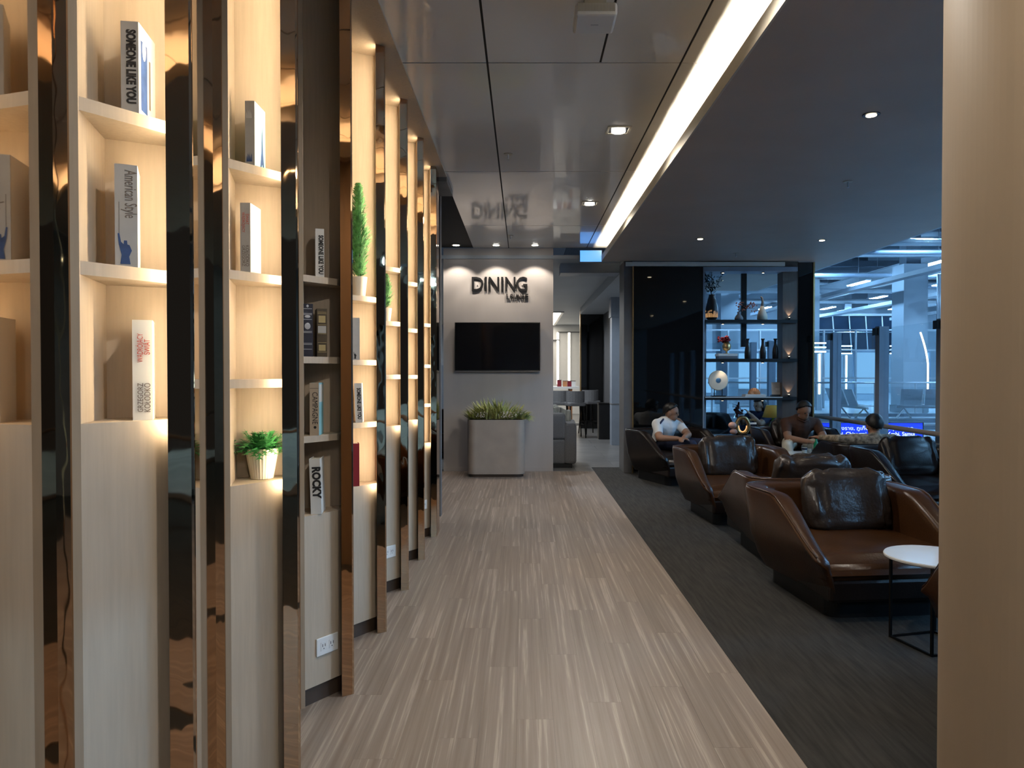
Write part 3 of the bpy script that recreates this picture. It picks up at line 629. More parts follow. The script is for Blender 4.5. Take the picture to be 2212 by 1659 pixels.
# ================================================================== ARMCHAIRS
def smooth01(q): q = max(0.0, min(1.0, q)); return q * q * (3 - 2 * q)
RIM = []
def chair_shell():
    """wide U-shaped shell: tall flat-sided back, arms whose padded rim slopes straight down to the seat front"""
    hw, fr, bk, rc = 0.53, -0.50, 0.51, 0.20
    path = [(-hw + 0.05 - 0.05 * k / 14, fr + (bk - rc - fr) * k / 14) for k in range(14)]
    for k in range(9): a = PI - k / 8 * PI / 2; path.append((-hw + rc + rc * math.cos(a), bk - rc + rc * math.sin(a)))
    for k in range(1, 6): path.append((-(hw - rc) + 2 * (hw - rc) * k / 6, bk))
    for k in range(9): a = PI / 2 - k / 8 * PI / 2; path.append((hw - rc + rc * math.cos(a), bk - rc + rc * math.sin(a)))
    path += [(hw - 0.05 * k / 14, bk - rc - (bk - rc - fr) * k / 14) for k in range(1, 15)]
    n = len(path); vs = []; fs = []; sec = 13
    for i, (px, py) in enumerate(path):
        a = Vector(path[max(0, i - 1)]); b = Vector(path[min(n - 1, i + 1)]); d = (b - a).normalized(); inn = Vector((d.y, -d.x))
        if inn.dot(Vector((-px, 0.05 - py))) < 0: inn = -inn
        q = max(0.0, min(1.0, (py - fr) / 0.50)); q = q * 0.7 + 0.3 * smooth01(q); h = 0.375 + 0.275 * q
        th = 0.085 + 0.045 * q
        prof = [(0.13, 0.12), (0.085, 0.20), (0.035, min(0.34, h - 0.05)), (0.0, h - 0.022), (0.004, h - 0.008), (0.016, h), (0.045, h + 0.004), (th - 0.03, h - 0.002), (th - 0.008, h - 0.012), (th, h - 0.035), (th + 0.006, h - 0.075), (th + 0.02, 0.27), (th + 0.03, 0.22)]
        for (o, z) in prof:
            p = Vector((px, py)) + inn * o; vs.append((p.x, p.y, z))
        p = Vector((px, py)) + inn * 0.010; RIM.append((p.x, p.y, h + 0.001))
    for i in range(n - 1):
        for k in range(sec - 1): fs.append((i * sec + k, i * sec + k + 1, (i + 1) * sec + k + 1, (i + 1) * sec + k))
    for i in (0, n - 1):                       # rounded arm ends
        ring = [Vector(vs[i * sec + k]) for k in range(sec)]; c = sum(ring, Vector()) / sec; o = len(vs)
        for q in ring: w_ = c.lerp(q, 0.72); vs.append((w_.x, w_.y - 0.022, w_.z))
        vs.append((c.x, c.y - 0.030, c.z))
        for k in range(sec):
            k2 = (k + 1) % sec; a_, b_ = (i * sec + k2, i * sec + k) if i == 0 else (i * sec + k, i * sec + k2); c_, d_ = (o + k, o + k2) if i == 0 else (o + k2, o + k)
            fs.append((a_, b_, c_, d_)); fs.append((d_, c_, o + sec))
    return MB().add(vs, fs)
def cushion_mesh(seed, w=0.29, h=0.20, th=0.085):
    """soft leather pillow, gathered at its top edge, with creases"""
    mb = MB(); vs = []; fs = []; nu, nv = 56, 34
    for j in range(nv + 1):
        for i in range(nu):
            a = 2 * PI * i / nu; t = PI * j / nv
            ca, sa = math.cos(a), math.sin(a); st, ct = math.sin(t), math.cos(t)
            sg = lambda v, p: math.copysign(abs(v) ** p, v)
            x = w * sg(st, 0.32) * sg(ca, 0.32); z = h * sg(ct, 0.42); y = th * sg(st, 0.55) * sg(sa, 0.8)
            p = Vector((x * 7, z * 7, seed * 3.1 + y * 3))
            wr = mnoise.noise(p * 1.1) * 0.026 + mnoise.noise(Vector((p.x * 3.6, p.y * 1.1, p.z))) * 0.034 + abs(mnoise.noise(Vector((p.x * 5, p.y * 2.2, p.z)))) * 0.014
            wr += -0.012 * math.exp(-((z + 0.03 + 0.04 * x) / 0.014) ** 2) - 0.010 * math.exp(-((x - 0.06 - z * 0.1) / 0.010) ** 2) - 0.008 * math.exp(-((x + 0.13) / 0.012) ** 2)
            if z > h * 0.5: z += 0.022 * math.sin(x * 55 + seed + 2 * mnoise.noise(p)) * (z / h - 0.5); y += 0.012 * math.sin(x * 70 + seed) * (z / h - 0.5)
            y += wr * (1 if sa < 0 else -1) * st
            vs.append((x, y, z))
    for j in range(nv):
        for i in range(nu): fs.append((j * nu + i, (j + 1) * nu + i, (j + 1) * nu + (i + 1) % nu, j * nu + (i + 1) % nu))
    return mb.add(vs, fs)
SHELL = chair_shell().mesh('shell'); PIPING = MB().tube(RIM, 0.006, 6).mesh('piping')
def seat_mesh():
    mb = MB(); vs = []; fs = []; nx, ny = 18, 18
    for j in range(ny + 1):
        for i in range(nx + 1):
            u = -1 + 2 * i / nx; v = -1 + 2 * j / ny
            z = 0.365 + 0.03 * (1 - u ** 4) * (1 - v ** 6) - (0.09 * ((-0.88 - v) / 0.12) ** 2 if v < -0.88 else 0)
            vs.append((u * 0.42, -0.06 + v * 0.45 - (0.012 if v < -0.9 else 0), z))
    for j in range(ny):
        for i in range(nx): a = j * (nx + 1) + i; fs.append((a, a + 1, a + nx + 2, a + nx + 1))
    mb.add(vs, fs); return mb.box(-0.415, 0.415, -0.505, 0.38, 0.24, 0.332)
SEAT = seat_mesh().mesh('seat'); CUSH = [cushion_mesh(k).mesh('back_cushion') for k in range(3)]
APRON = MB().prism([(-0.40, -0.515), (0.40, -0.515), (0.37, 0.38), (-0.37, 0.38)], 0.12, 0.25).mesh('seat_base')
PLINTH = MB().prism(rrect(0.34, 0.40, 0.08), 0.0, 0.12).mesh('plinth')
def copym(me, m):
    q = me.copy(); q.materials.clear(); q.materials.append(M[m]); return q
CH = {}
for key, sm, cm in (('tan', 'leather', 'leather_cushion'), ('dark', 'leather_dark', 'leather_dark')):
    CH[key] = (copym(SHELL, sm), copym(SEAT, sm), copym(APRON, 'leather_dark'), copym(PLINTH, 'black'), [copym(c, cm) for c in CUSH], copym(PIPING, sm))
def armchair(label, x, y, rz, key='tan', cush=0, cz=0.0, cx=0.0):
    t = thing('armchair', label, 'armchair', (x, y, 0), rz, 'leather tub armchairs in the lounge')
    s, se, ap, pl, cu, pi_ = CH[key]
    sh = part('shell', s, '', t, smooth=True); part('piping', pi_, '', sh, smooth=True); part('seat', se, '', t, smooth=True); part('seat_base', ap, '', t, bevel=0.02); part('plinth', pl, '', t)
    if cush is not None:
        c = part('back_cushion', cu[cush], '', t, smooth=True); c.location = (cx, 0.20, 0.565 + cz); c.rotation_euler = (-0.30, 0, 0)
    return t
armchair('cognac leather tub armchair with empty seat and puffy umber cushion behind the white table', 2.04, 4.62, 0.10, cx=0.09)
armchair('cognac leather tub armchair with its back to the beige column', 2.24, 2.92, PI * 0.92, cush=None)
armchair('brown leather tub armchair standing back to back with the empty cognac one', 2.12, 5.68, PI + 0.04, cush=2, cz=0.03)
armchair('brown leather tub armchair with bluish sheen cushion behind the second white table', 2.06, 7.17, 0.08, cush=1)
armchair('almost black leather tub armchair with gathered cushion near the handrail', 3.83, 7.12, 0.06, 'dark', 2)
armchair('dark leather tub armchair of the patterned shirt sitter', 3.80, 8.19, PI + 0.02, 'dark', None)
armchair('dark leather tub armchair of the man in brown', 3.62, 9.74, 0.0, 'dark', 0, 0.02)
armchair('dark leather tub armchair of the white shirt sitter', 1.96, 9.58, 0.35, 'dark', None)
armchair('dark leather tub armchair beyond the display shelf', 3.20, 13.3, 0.1, 'dark', None)
# ---------------------------------------------------------------- round white tables
def round_table(label, x, y, z=0.41, r=0.26):
    t = thing('side_table', label, 'table', (x, y, 0), 0.25, 'round white side tables')
    part('top', MB().lathe([(r - 0.008, z - 0.018), (r, z - 0.012), (r, z - 0.004), (r - 0.004, z)], n=64), 'white_gloss', t)
    q = 0.14
    for sx in (-q, q):
        for sy in (-q, q): part('leg', MB().box(sx - 0.006, sx + 0.006, sy - 0.006, sy + 0.006, 0.0, z - 0.018), 'black_metal', t)
    for a in (-q, q):
        part('foot_rail', MB().box(-q + 0.006, q - 0.006, a - 0.006, a + 0.006, 0, 0.012), 'black_metal', t); part('foot_rail', MB().box(a - 0.006, a + 0.006, -q + 0.006, q - 0.006, 0, 0.012), 'black_metal', t)
    return t
round_table('round white table on thin black legs before the empty cognac armchair', 2.11, 3.79, 0.46, 0.235)
round_table('round white table half hidden behind the cognac armchair back', 2.13, 6.42, 0.46, 0.215)
round_table('round white table with drinks at the knees of the man in brown', 3.36, 8.92, 0.43, 0.20)
t = thing('drink_glass', 'clear short drinking glass on the table of the man in brown', 'glass', (3.37, 8.86, 0.43), 0, 'drinks on the table')
part('wall', MB().lathe([(0.030, 0), (0.036, 0.095), (0.033, 0.095), (0.028, 0.006)], n=24), 'glass', t, smooth=True); part('drink', MB().lathe([(0.026, 0.007), (0.030, 0.07)], n=20), 'paper', t)
part('label_band', MB().lathe([(0.0335, 0.045), (0.0352, 0.065)], n=24), 'navy', t)
t = thing('drink_glass', 'clear tall drinking glass standing next to the green bottle', 'glass', (3.45, 8.90, 0.43), 0, 'drinks on the table')
part('wall', MB().lathe([(0.028, 0), (0.032, 0.12), (0.029, 0.12), (0.026, 0.006)], n=24), 'glass', t, smooth=True); part('drink', MB().lathe([(0.024, 0.007), (0.027, 0.05)], n=20), 'paper', t)
tag(part('green_bottle', MB().lathe([(0.026, 0), (0.030, 0.01), (0.030, 0.11), (0.012, 0.15), (0.012, 0.175)], n=20), 'green_glass', smooth=True, loc=(3.51, 8.86, 0.43)), 'small green bottle on the drinks table', 'bottle')
# ================================================================== PEOPLE
def person(label, J, R_, head_c, face, cols, hair=True, hair_style='short', extra=None):
    """continuous body grown over a posed skeleton; J joints, head looks along face"""
    bones = [('pelvis', 'belly'), ('belly', 'chest'), ('chest', 'neck'), ('chest', 'sh_l'), ('chest', 'sh_r'), ('sh_l', 'el_l'), ('sh_r', 'el_r'), ('el_l', 'wr_l'), ('el_r', 'wr_r'),
             ('pelvis', 'hip_l'), ('pelvis', 'hip_r'), ('hip_l', 'kn_l'), ('hip_r', 'kn_r'), ('kn_l', 'an_l'), ('kn_r', 'an_r'), ('an_l', 'toe_l'), ('an_r', 'toe_r')]
    mb = MB(); H = Vector(head_c); fdir = Vector(face).normalized()
    RAD = dict(pelvis=.135, belly=.135, chest=.145, neck=.055, sh_l=.072, sh_r=.072, el_l=.046, el_r=.046, wr_l=.032, wr_r=.032, hip_l=.098, hip_r=.098, kn_l=.066, kn_r=.066, an_l=.045, an_r=.045, toe_l=.034, toe_r=.034)
    RAD.update(R_)
    J = {k: Vector(v) for k, v in J.items()}
    for a, b in bones:
        p, q = J[a], J[b]
        n = max(3, int((q - p).length / 0.04))
        mb.tube([p.lerp(q, k / n) for k in range(n + 1)], [RAD[a] + (RAD[b] - RAD[a]) * k / n for k in range(n + 1)], 14)
    for k in J: mb.ell(J[k], (RAD[k],) * 3, 12, 8)
    # neck and head with brow, nose, chin and ears
    side = fdir.cross(Vector((0, 0, 1))).normalized(); upv = side.cross(fdir).normalized()
    ax = Matrix((side, fdir, upv)).transposed()
    mb.tube([J['neck'], H - upv * 0.06], [0.058, 0.052], 12)
    mb.ell(H + upv * 0.025, (0.074, 0.094, 0.092), 18, 12, ax)
    mb.ell(H - upv * 0.045 + fdir * 0.022, (0.058, 0.066, 0.068), 16, 10, ax)
    mb.ell(H + fdir * 0.092 - upv * 0.012, (0.013, 0.016, 0.022), 8, 6, ax)
    mb.ell(H + fdir * 0.080 + upv * 0.022, (0.05, 0.012, 0.009), 10, 6, ax)
    mb.ell(H + fdir * 0.080 - upv * 0.058, (0.024, 0.010, 0.008), 8, 6, ax)
    for s in (-1, 1): mb.ell(H + side * s * 0.076 - upv * 0.008, (0.012, 0.022, 0.034), 8, 6, ax)
    # hands: palm, four bent fingers and a thumb
    for s in ('l', 'r'):
        wv = J['wr_' + s]; d = (wv - J['el_' + s]).normalized(); hd = J.get('hand_' + s)
        if hd: d = (hd - wv).normalized()
        lat = d.cross(Vector((0, 0, 1))).normalized(); nn = lat.cross(d).normalized()
        pm = Matrix((lat, d, nn)).transposed(); pc = wv + d * 0.055
        mb.ell(pc, (0.040, 0.055, 0.020), 12, 8, pm)
        for k in range(4):
            o = (k - 1.5) * 0.019; b0 = pc + lat * o + d * 0.040; ln = (0.030, 0.036, 0.034, 0.026)[k]
            b1 = b0 + d * ln; b2 = b1 + (d * 0.55 - nn * 0.8).normalized() * ln * 0.9
            mb.tube([b0, b1, b2], [0.0098, 0.009, 0.0075], 8); mb.ell(b2, (0.0075,) * 3, 6, 5)
        tb = pc + lat * (0.034 if s == 'l' else -0.034) - d * 0.015; td = (lat * (1 if s == 'l' else -1) * 0.6 + d).normalized()
        mb.tube([tb, tb + td * 0.03, tb + (td + d).normalized() * 0.052], [0.012, 0.011, 0.008], 8)
    me = mb.mesh('body'); o = bpy.data.objects.new('person', me); COL.objects.link(o)
    rm = o.modifiers.new('fuse', 'REMESH'); rm.mode = 'VOXEL'; rm.voxel_size = 0.0085
    s_ = o.modifiers.new('soft', 'SMOOTH'); s_.iterations = 4; s_.factor = 0.5
    bpy.context.view_layer.update()
    nm = bpy.data.meshes.new_from_object(o.evaluated_get(bpy.context.evaluated_depsgraph_get())); nm.name = 'person'
    bpy.data.objects.remove(o)
    seg = []
    cm = dict(torso=cols[1], upper=cols[1], fore=cols[0], hand=cols[0], leg=cols[2], foot=cols[3], head=cols[0])
    for a, b in bones:
        kind = 'torso' if b in ('belly', 'chest', 'sh_l', 'sh_r') else 'torso' if b == 'neck' else 'upper' if b[:2] == 'el' else 'fore' if b[:2] == 'wr' else 'foot' if b[:3] == 'toe' else 'leg'
        seg.append((J[a], J[b], kind, (RAD[a] + RAD[b]) / 2))
    if extra and extra.get('long'): cm['fore'] = cols[1]
    mats = []
    for m in cols:
        if m not in mats: mats.append(m)
    nm.materials.clear()
    for m in mats: nm.materials.append(M[m])
    hz = J['neck'] + (H - J['neck']) * 0.30; hdir = (H - J['neck']).normalized()
    idx = []
    for p in nm.polygons:
        c = p.center
        if (c - hz).dot(hdir) > 0 and (c - H).length < 0.22: k = 'head'
        else:
            best = 1e9; k = 'torso'
            for a, b, kd, rr in seg:
                ab = b - a; t_ = max(0, min(1, (c - a).dot(ab) / ab.length_squared)); dd = (a + ab * t_ - c).length - rr
                if kd == 'upper' and t_ > 0.72 and not (extra and extra.get('long')): kk = 'fore'
                else: kk = kd
                if dd < best: best = dd; k = kk
            for s in 'lr':
                if not (k == 'leg' and best < 0.03) and (c - J['wr_' + s]).dot((J['wr_' + s] - J['el_' + s]).normalized()) > -0.005 and (c - J['wr_' + s]).length < 0.17: k = 'hand'
        idx.append(mats.index(cm[k]))
    nm.polygons.foreach_set('material_index', idx); nm.polygons.foreach_set('use_smooth', [True] * len(idx)); nm.update()
    me_o = bpy.data.objects.new('person', nm); COL.objects.link(me_o); tag(me_o, label, 'person', None)
    # hair cap: upper and rear part of a slightly larger skull
    hb = bmesh.new(); bmesh.ops.create_icosphere(hb, subdivisions=4, radius=1.0)
    rem = []
    for v in hb.verts:
        q = v.co.copy(); keep = q.z > 0.02 + 0.80 * q.y if hair_style == 'short' else (q.z > 0.45 or q.y < 0.12)
        if not keep: rem.append(v)
        k = 1 + 0.05 * mnoise.noise(q * 4)
        loc = Vector((q.x * 0.084, q.y * 0.104, q.z * 0.104 - (0.09 * (q.y < 0.0) * max(0, -q.z) if hair_style == 'long' else 0))) * k
        v.co = H + upv * 0.026 + ax @ loc - fdir * 0.006
    bmesh.ops.delete(hb, geom=rem, context='VERTS'); bmesh.ops.recalc_face_normals(hb, faces=hb.faces)
    hm = bpy.data.meshes.new('hair'); hb.to_mesh(hm); hb.free(); ho = part('hair', hm, 'hair', me_o, smooth=True)
    so = ho.modifiers.new('thick', 'SOLIDIFY'); so.thickness = 0.018; so.offset = 0
    if hair_style == 'long':
        part('hair_length', MB().tube([H - fdir * 0.05 + upv * 0.03, H - fdir * 0.075 - upv * 0.08, H - fdir * 0.075 - upv * 0.22], [0.078, 0.08, 0.045], 14), 'hair', me_o, smooth=True)
    for s in (-1, 1):
        part('eye', MB().ell(H + fdir * 0.087 + side * s * 0.031 + upv * 0.006, (0.012, 0.007, 0.006), 8, 6, ax), 'ink', me_o)
    return me_o
bx0 = 3.60
p1 = person('man in brown short sleeved shirt and cream trousers leaning forward over his hands',
    dict(pelvis=(bx0, 9.76, .49), belly=(bx0, 9.72, .60), chest=(bx0, 9.62, .715), neck=(bx0, 9.55, .80), sh_l=(bx0 - .195, 9.60, .745), sh_r=(bx0 + .195, 9.60, .745),
         el_l=(bx0 - .235, 9.40, .565), el_r=(bx0 + .235, 9.42, .565), wr_l=(bx0 - .05, 9.20, .535), wr_r=(bx0 + .09, 9.20, .535), hip_l=(bx0 - .10, 9.72, .47), hip_r=(bx0 + .10, 9.72, .47),
         kn_l=(bx0 - .29, 9.27, .475), kn_r=(bx0 + .24, 9.25, .465), an_l=(bx0 - .23, 9.17, .09), an_r=(bx0 + .20, 9.17, .09), toe_l=(bx0 - .25, 9.04, .035), toe_r=(bx0 + .22, 9.04, .035)),
    dict(chest=.155, belly=.15), (bx0 + 0.0, 9.49, .905), (0.15, -0.92, -0.38), ('skin', 'shirt_brown', 'trouser_white', 'black'))
part('shirt_collar', MB().tube([(bx0 - .07, 9.52, .80), (bx0, 9.455, .765), (bx0 + .07, 9.52, .80)], 0.014, 8), 'shirt_brown', p1, smooth=True)
t = thing('mobile_phone', 'dark mobile phone in the hands of the man in brown', 'phone', (bx0 + 0.03, 9.10, .575), 0.1); t.rotation_euler = (0.5, 0, 0.1)
part('body', MB().box(-0.035, 0.035, -0.07, 0.07, 0, 0.008), 'black', t); part('screen', MB().box(-0.032, 0.032, -0.066, 0.066, 0.008, 0.0086), 'screen', t)
person('black haired person in a printed tan shirt resting one arm on a dark armchair',
    dict(pelvis=(3.80, 8.12, .47), belly=(3.80, 8.05, .55), chest=(3.80, 7.99, .61), neck=(3.80, 7.99, .715), sh_l=(3.99, 7.99, .665), sh_r=(3.61, 7.99, .67),
         el_l=(4.10, 8.14, .60), el_r=(3.42, 8.02, .68), wr_l=(4.02, 8.34, .58), wr_r=(3.31, 8.24, .675), hip_l=(3.90, 8.08, .47), hip_r=(3.70, 8.08, .47),
         kn_l=(3.95, 8.50, .49), kn_r=(3.68, 8.50, .49), an_l=(3.95, 8.60, .10), an_r=(3.72, 8.62, .10), toe_l=(3.95, 8.72, .04), toe_r=(3.74, 8.74, .04)),
    dict(chest=.135), (3.80, 8.01, .82), (0.05, 1, -0.12), ('skin', 'shirt_print', 'navy', 'black'), extra=dict(long=True))
p3 = person('person in a white shirt with dark shoulder bands seated before the black mirror wall',
    dict(pelvis=(1.82, 9.72, .48), belly=(1.83, 9.68, .59), chest=(1.85, 9.63, .69), neck=(1.88, 9.60, .80), sh_l=(1.72, 9.50, .735), sh_r=(2.02, 9.70, .735),
         el_l=(1.72, 9.33, .57), el_r=(2.12, 9.50, .60), wr_l=(1.93, 9.26, .57), wr_r=(2.02, 9.30, .575), hip_l=(1.84, 9.62, .47), hip_r=(1.92, 9.74, .47),
         kn_l=(2.12, 9.30, .49), kn_r=(2.28, 9.46, .49), an_l=(2.18, 9.22, .10), an_r=(2.34, 9.36, .10), toe_l=(2.29, 9.14, .04), toe_r=(2.45, 9.28, .04)),
    {}, (1.915, 9.575, .875), (0.85, -0.50, -0.10), ('skin', 'shirt_white', 'navy', 'black'))
part('shoulder_band', MB().tube([(1.80, 9.50, .80), (1.755, 9.44, .76), (1.72, 9.415, .69)], 0.012, 8), 'navy', p3, smooth=True)
person('long haired woman in dark clothes sitting beyond the display shelf',
    dict(pelvis=(3.86, 12.0, .47), belly=(3.85, 11.99, .55), chest=(3.84, 11.97, .65), neck=(3.83, 11.95, .77), sh_l=(3.72, 12.08, .71), sh_r=(3.92, 11.82, .71),
         el_l=(3.55, 12.05, .58), el_r=(3.74, 11.68, .58), wr_l=(3.50, 11.88, .66), wr_r=(3.62, 11.74, .72), hip_l=(3.80, 12.08, .47), hip_r=(3.82, 11.9, .47),
         kn_l=(3.42, 12.05, .49), kn_r=(3.44, 11.86, .49), an_l=(3.38, 12.05, .10), an_r=(3.40, 11.86, .10), toe_l=(3.26, 12.05, .04), toe_r=(3.28, 11.86, .04)),
    dict(chest=.13), (3.81, 11.93, .865), (-0.92, -0.35, -0.15), ('skin_fair', 'navy', 'navy', 'black'), hair_style='long')
armchair('dark leather tub armchair of the long haired woman', 3.86, 12.02, -1.45, 'dark', None)
# ================================================================== DISPLAY SHELF
DX0, DX1, DY = 2.505, 3.60, MY
u = thing('display_shelf', 'open backed dark display shelf standing between the black mirror wall and the walnut post', 'shelf', ((DX0 + DX1) / 2, DY, 0))
hw = (DX1 - DX0) / 2; DLV = (0.52, 1.06, 1.59, 2.13)
part('upright', MB().box(-hw - 0.012, -hw + 0.008, 0, 0.30, 0, 2.86), 'steel_blue', u)
for z in DLV: part('shelf', MB().box(-hw + 0.02, hw + 0.20, 0, 0.30, z - 0.045, z), 'black', u); 
for z in DLV[:2]: part('shelf_edge', MB().box(-hw + 0.02, hw, -0.004, 0, z - 0.012, z), 'white', u)
part('head', MB().box(-hw, hw + 0.2, 0, 0.3, 2.80, 2.86), 'steel_blue', u)
part('divider', MB().box(0.04, 0.115, 0.24, 0.28, 1.76, 2.80), 'black', u)
for z in (1.06, 1.59, 2.13, 2.80):
    for dx in (-0.26, 0.30):
        pk = part('puck_light', MB().lathe([(0.022, -0.012), (0.022, 0)], (dx, 0.10, z - (0.045 if z < 2.5 else 0)), 16), 'black_metal', u)
        part('puck_lens', MB().lathe([(0.014, -0.0135), (0.014, -0.012)], (dx, 0.10, z - (0.045 if z < 2.5 else 0)), 14), 'lens_small', pk)
        spot(u, (dx, 0.08, z - 0.07), 2.2, (1.0, 0.82, 0.62), 75, 0.7, 0.012)
part('low_cabinet', MB().box(-hw + 0.02, hw, 0.02, 0.30, 0, 0.475), 'black', u)
wpost = struct('wall_walnut_post', MB().box(3.615, 3.83, DY + 0.06, DY + 0.28, 0, 2.94), 'brownwood')
part('dark_glass', MB().box(3.83, 4.03, DY + 0.05, DY + 0.09, 0, 2.93), 'black_glass', wpost)
part('bronze_edge', MB().box(4.03, 4.05, DY + 0.03, DY + 0.11, 0, 2.93), 'gold', wpost)
for k, z in enumerate(DLV[1:]):
    t = thing('shelf_uplight', 'tiny warm accent light at the foot of the walnut post, ' + ('lowest of three', 'middle of three', 'topmost of three')[k], 'light', (3.70, DY + 0.035, z), 0, 'accent lights on the walnut post')
    part('housing', MB().lathe([(0.014, 0), (0.014, 0.03)], n=14), 'black_metal', t); part('lens', MB().lathe([(0.010, 0.03), (0.010, 0.032)], n=12), 'lens_small', t)
    spot(t, (0, 0, 0.036), 0.9, (1.0, 0.78, 0.55), 70, 0.3, 0.006, aim=(math.radians(170), 0, 0))
def on_disp(x, lev, y=0.15): return (x, DY + y, DLV[lev])
# top shelf
t = thing('vase', 'dark bulging vase with amber etched foot holding leafy twigs', 'vase', on_disp(2.65, 3)); vp = [(0.05, 0), (0.075, 0.03), (0.088, 0.11), (0.085, 0.17), (0.06, 0.28), (0.042, 0.345), (0.046, 0.36), (0.036, 0.36), (0.034, 0.33)]
part('body', MB().lathe(vp, n=32), 'black', t, smooth=True)
r = random.Random(4); mb = MB()
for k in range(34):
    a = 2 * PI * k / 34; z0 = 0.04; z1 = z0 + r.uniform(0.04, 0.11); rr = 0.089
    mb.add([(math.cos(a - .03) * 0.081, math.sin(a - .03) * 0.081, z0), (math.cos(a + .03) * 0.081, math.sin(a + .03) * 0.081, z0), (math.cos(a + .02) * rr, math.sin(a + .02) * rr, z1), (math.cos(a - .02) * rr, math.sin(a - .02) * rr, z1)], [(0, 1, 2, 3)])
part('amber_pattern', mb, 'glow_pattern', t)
mb = MB(); ml = MB()
for k in range(9):
    a = r.uniform(0, 2 * PI); e = Vector((0.16 * math.cos(a) + (0.05 if k == 0 else 0), 0.05 * math.sin(a), 0.36)); p0 = Vector((0, 0, 0.34)); p1 = p0 + e * r.uniform(0.6, 1.0)
    mb.tube([p0, p0.lerp(p1, 0.5) + Vector((0.01, 0, 0.02)), p1], 0.003, 5)
    for q in range(13):
        c = p0.lerp(p1, 0.25 + 0.75 * q / 12) + Vector((r.gauss(0, 0.022), r.gauss(0, 0.02), r.gauss(0, 0.02))); m_ = Matrix.Rotation(r.uniform(0, PI), 3, 'Y') @ Matrix.Rotation(r.uniform(0, PI), 3, 'Z')
        ml.ell(c, (0.030, 0.019, 0.003), 7, 4, m_)
part('twigs', mb, 'black', t); part('leaves', ml, mat('near_black_leaves', (0.012, 0.02, 0.016), 0.6), t, kind='stuff')
t = thing('vase', 'small squat dark vase with coral blossom sprays', 'vase', on_disp(3.03, 3)); part('body', MB().lathe([(0.055, 0), (0.06, 0.03), (0.045, 0.06), (0.02, 0.09), (0.024, 0.12), (0.018, 0.12)], n=24), 'hall_dark', t, smooth=True)
mb = MB(); ml = MB()
for k in range(6):
    p1 = Vector((-0.02 + 0.05 * k, r.uniform(-.03, .03), 0.20 + 0.04 * math.sin(k * 2.1))); mb.tube([(0, 0, .11), Vector((0, 0, .17)).lerp(p1, 0.4), p1], 0.0022, 5)
    for q in range(9): ml.ell(p1 + Vector((r.gauss(0, .02), r.gauss(0, .02), r.gauss(0, .022))), (0.010, 0.010, 0.009), 6, 4)
part('stems', mb, 'black', t); part('blossoms', ml, mat('coral_petals', (0.55, 0.14, 0.08), 0.6, var=0.2), t, kind='stuff')
t = thing('sculpture', 'white drop shaped bird sculpture with a slender brown neck', 'sculpture', on_disp(3.36, 3))
part('body', MB().lathe([(0.055, 0), (0.072, 0.02), (0.068, 0.07), (0.045, 0.14), (0.024, 0.20)], n=24), 'pot', t, smooth=True); part('neck', MB().tube([(0, 0, 0.195), (0.004, 0, 0.26), (-0.004, 0, 0.315), (-0.022, 0, 0.33)], [0.024, 0.016, 0.013, 0.010], 12), 'stone', t, smooth=True)
part('foot', MB().lathe([(0.058, -0.0), (0.06, 0.012)], n=24), 'brownwood', t)
# second shelf
t = thing('book_stack', 'flat pile of two white bound volumes under the goblet', 'books', on_disp(2.86, 2)); part('volume', MB().box(-0.13, 0.13, -0.09, 0.09, 0, 0.035), 'hall_dark', t); part('volume', MB().box(-0.14, 0.13, -0.10, 0.09, 0.035, 0.07), 'white', t, bevel=0.004)
t = thing('goblet', 'round brass goblet holding dark red blooms', 'vase', (2.86, DY + 0.15, 1.66)); part('bowl', MB().lathe([(0.045, 0), (0.045, 0.006), (0.010, 0.012), (0.010, 0.035), (0.05, 0.06), (0.062, 0.10), (0.052, 0.14), (0.030, 0.17), (0.026, 0.17)], n=28), 'gold', t, smooth=True)
ml = MB()
for k in range(34): ml.ell((-0.03 + r.gauss(0, 0.045), r.gauss(0, 0.025), 0.20 + r.gauss(0, 0.024)), (0.018, 0.018, 0.016), 7, 5)
part('blooms', ml, 'red', t, kind='stuff')
bp = [(0.034, 0), (0.040, 0.008), (0.042, 0.09), (0.034, 0.15), (0.019, 0.20), (0.017, 0.255), (0.026, 0.275), (0.026, 0.285), (0.018, 0.285)]
for k, xx in enumerate((3.155, 3.37, 3.545)):
    tag(part('bottle_vase', MB().lathe(bp, n=28), 'black', smooth=True, loc=on_disp(xx, 2)), 'glossy black bottle vase on the second shelf of the display', 'vase', 'three black bottle vases')
# third shelf
t = thing('disc_sculpture', 'pale stone ring disc on a small dark stand', 'sculpture', on_disp(2.745, 1))
mb = MB(); n = 48; vs = []; fs = []
for (rr, yy) in ((0.038, -0.018), (0.13, -0.010), (0.142, 0), (0.13, 0.010), (0.038, 0.018)):
    for k in range(n): a = 2 * PI * k / n; vs.append((rr * math.cos(a), yy, 0.225 + rr * math.sin(a)))
for i in range(5):
    for k in range(n): fs.append((i * n + k, i * n + (k + 1) % n, ((i + 1) % 5) * n + (k + 1) % n, ((i + 1) % 5) * n + k))
part('disc', mb.add(vs, fs), 'pot', t); part('stand', MB().box(-0.095, 0.095, -0.05, 0.05, 0, 0.014).box(-0.06, -0.05, -0.008, 0.008, 0.014, 0.12).box(0.05, 0.06, -0.008, 0.008, 0.014, 0.12), 'black', t)
t = thing('clay_shell', 'orange clay fan shell lying on an open white book', 'ornament', on_disp(3.25, 1)); part('open_book', MB().box(-0.15, 0.14, -0.09, 0.09, 0, 0.02).box(-0.145, 0.0, -0.085, 0.085, 0.02, 0.032).box(0.005, 0.135, -0.085, 0.085, 0.02, 0.032), 'white', t)
ms = MB()
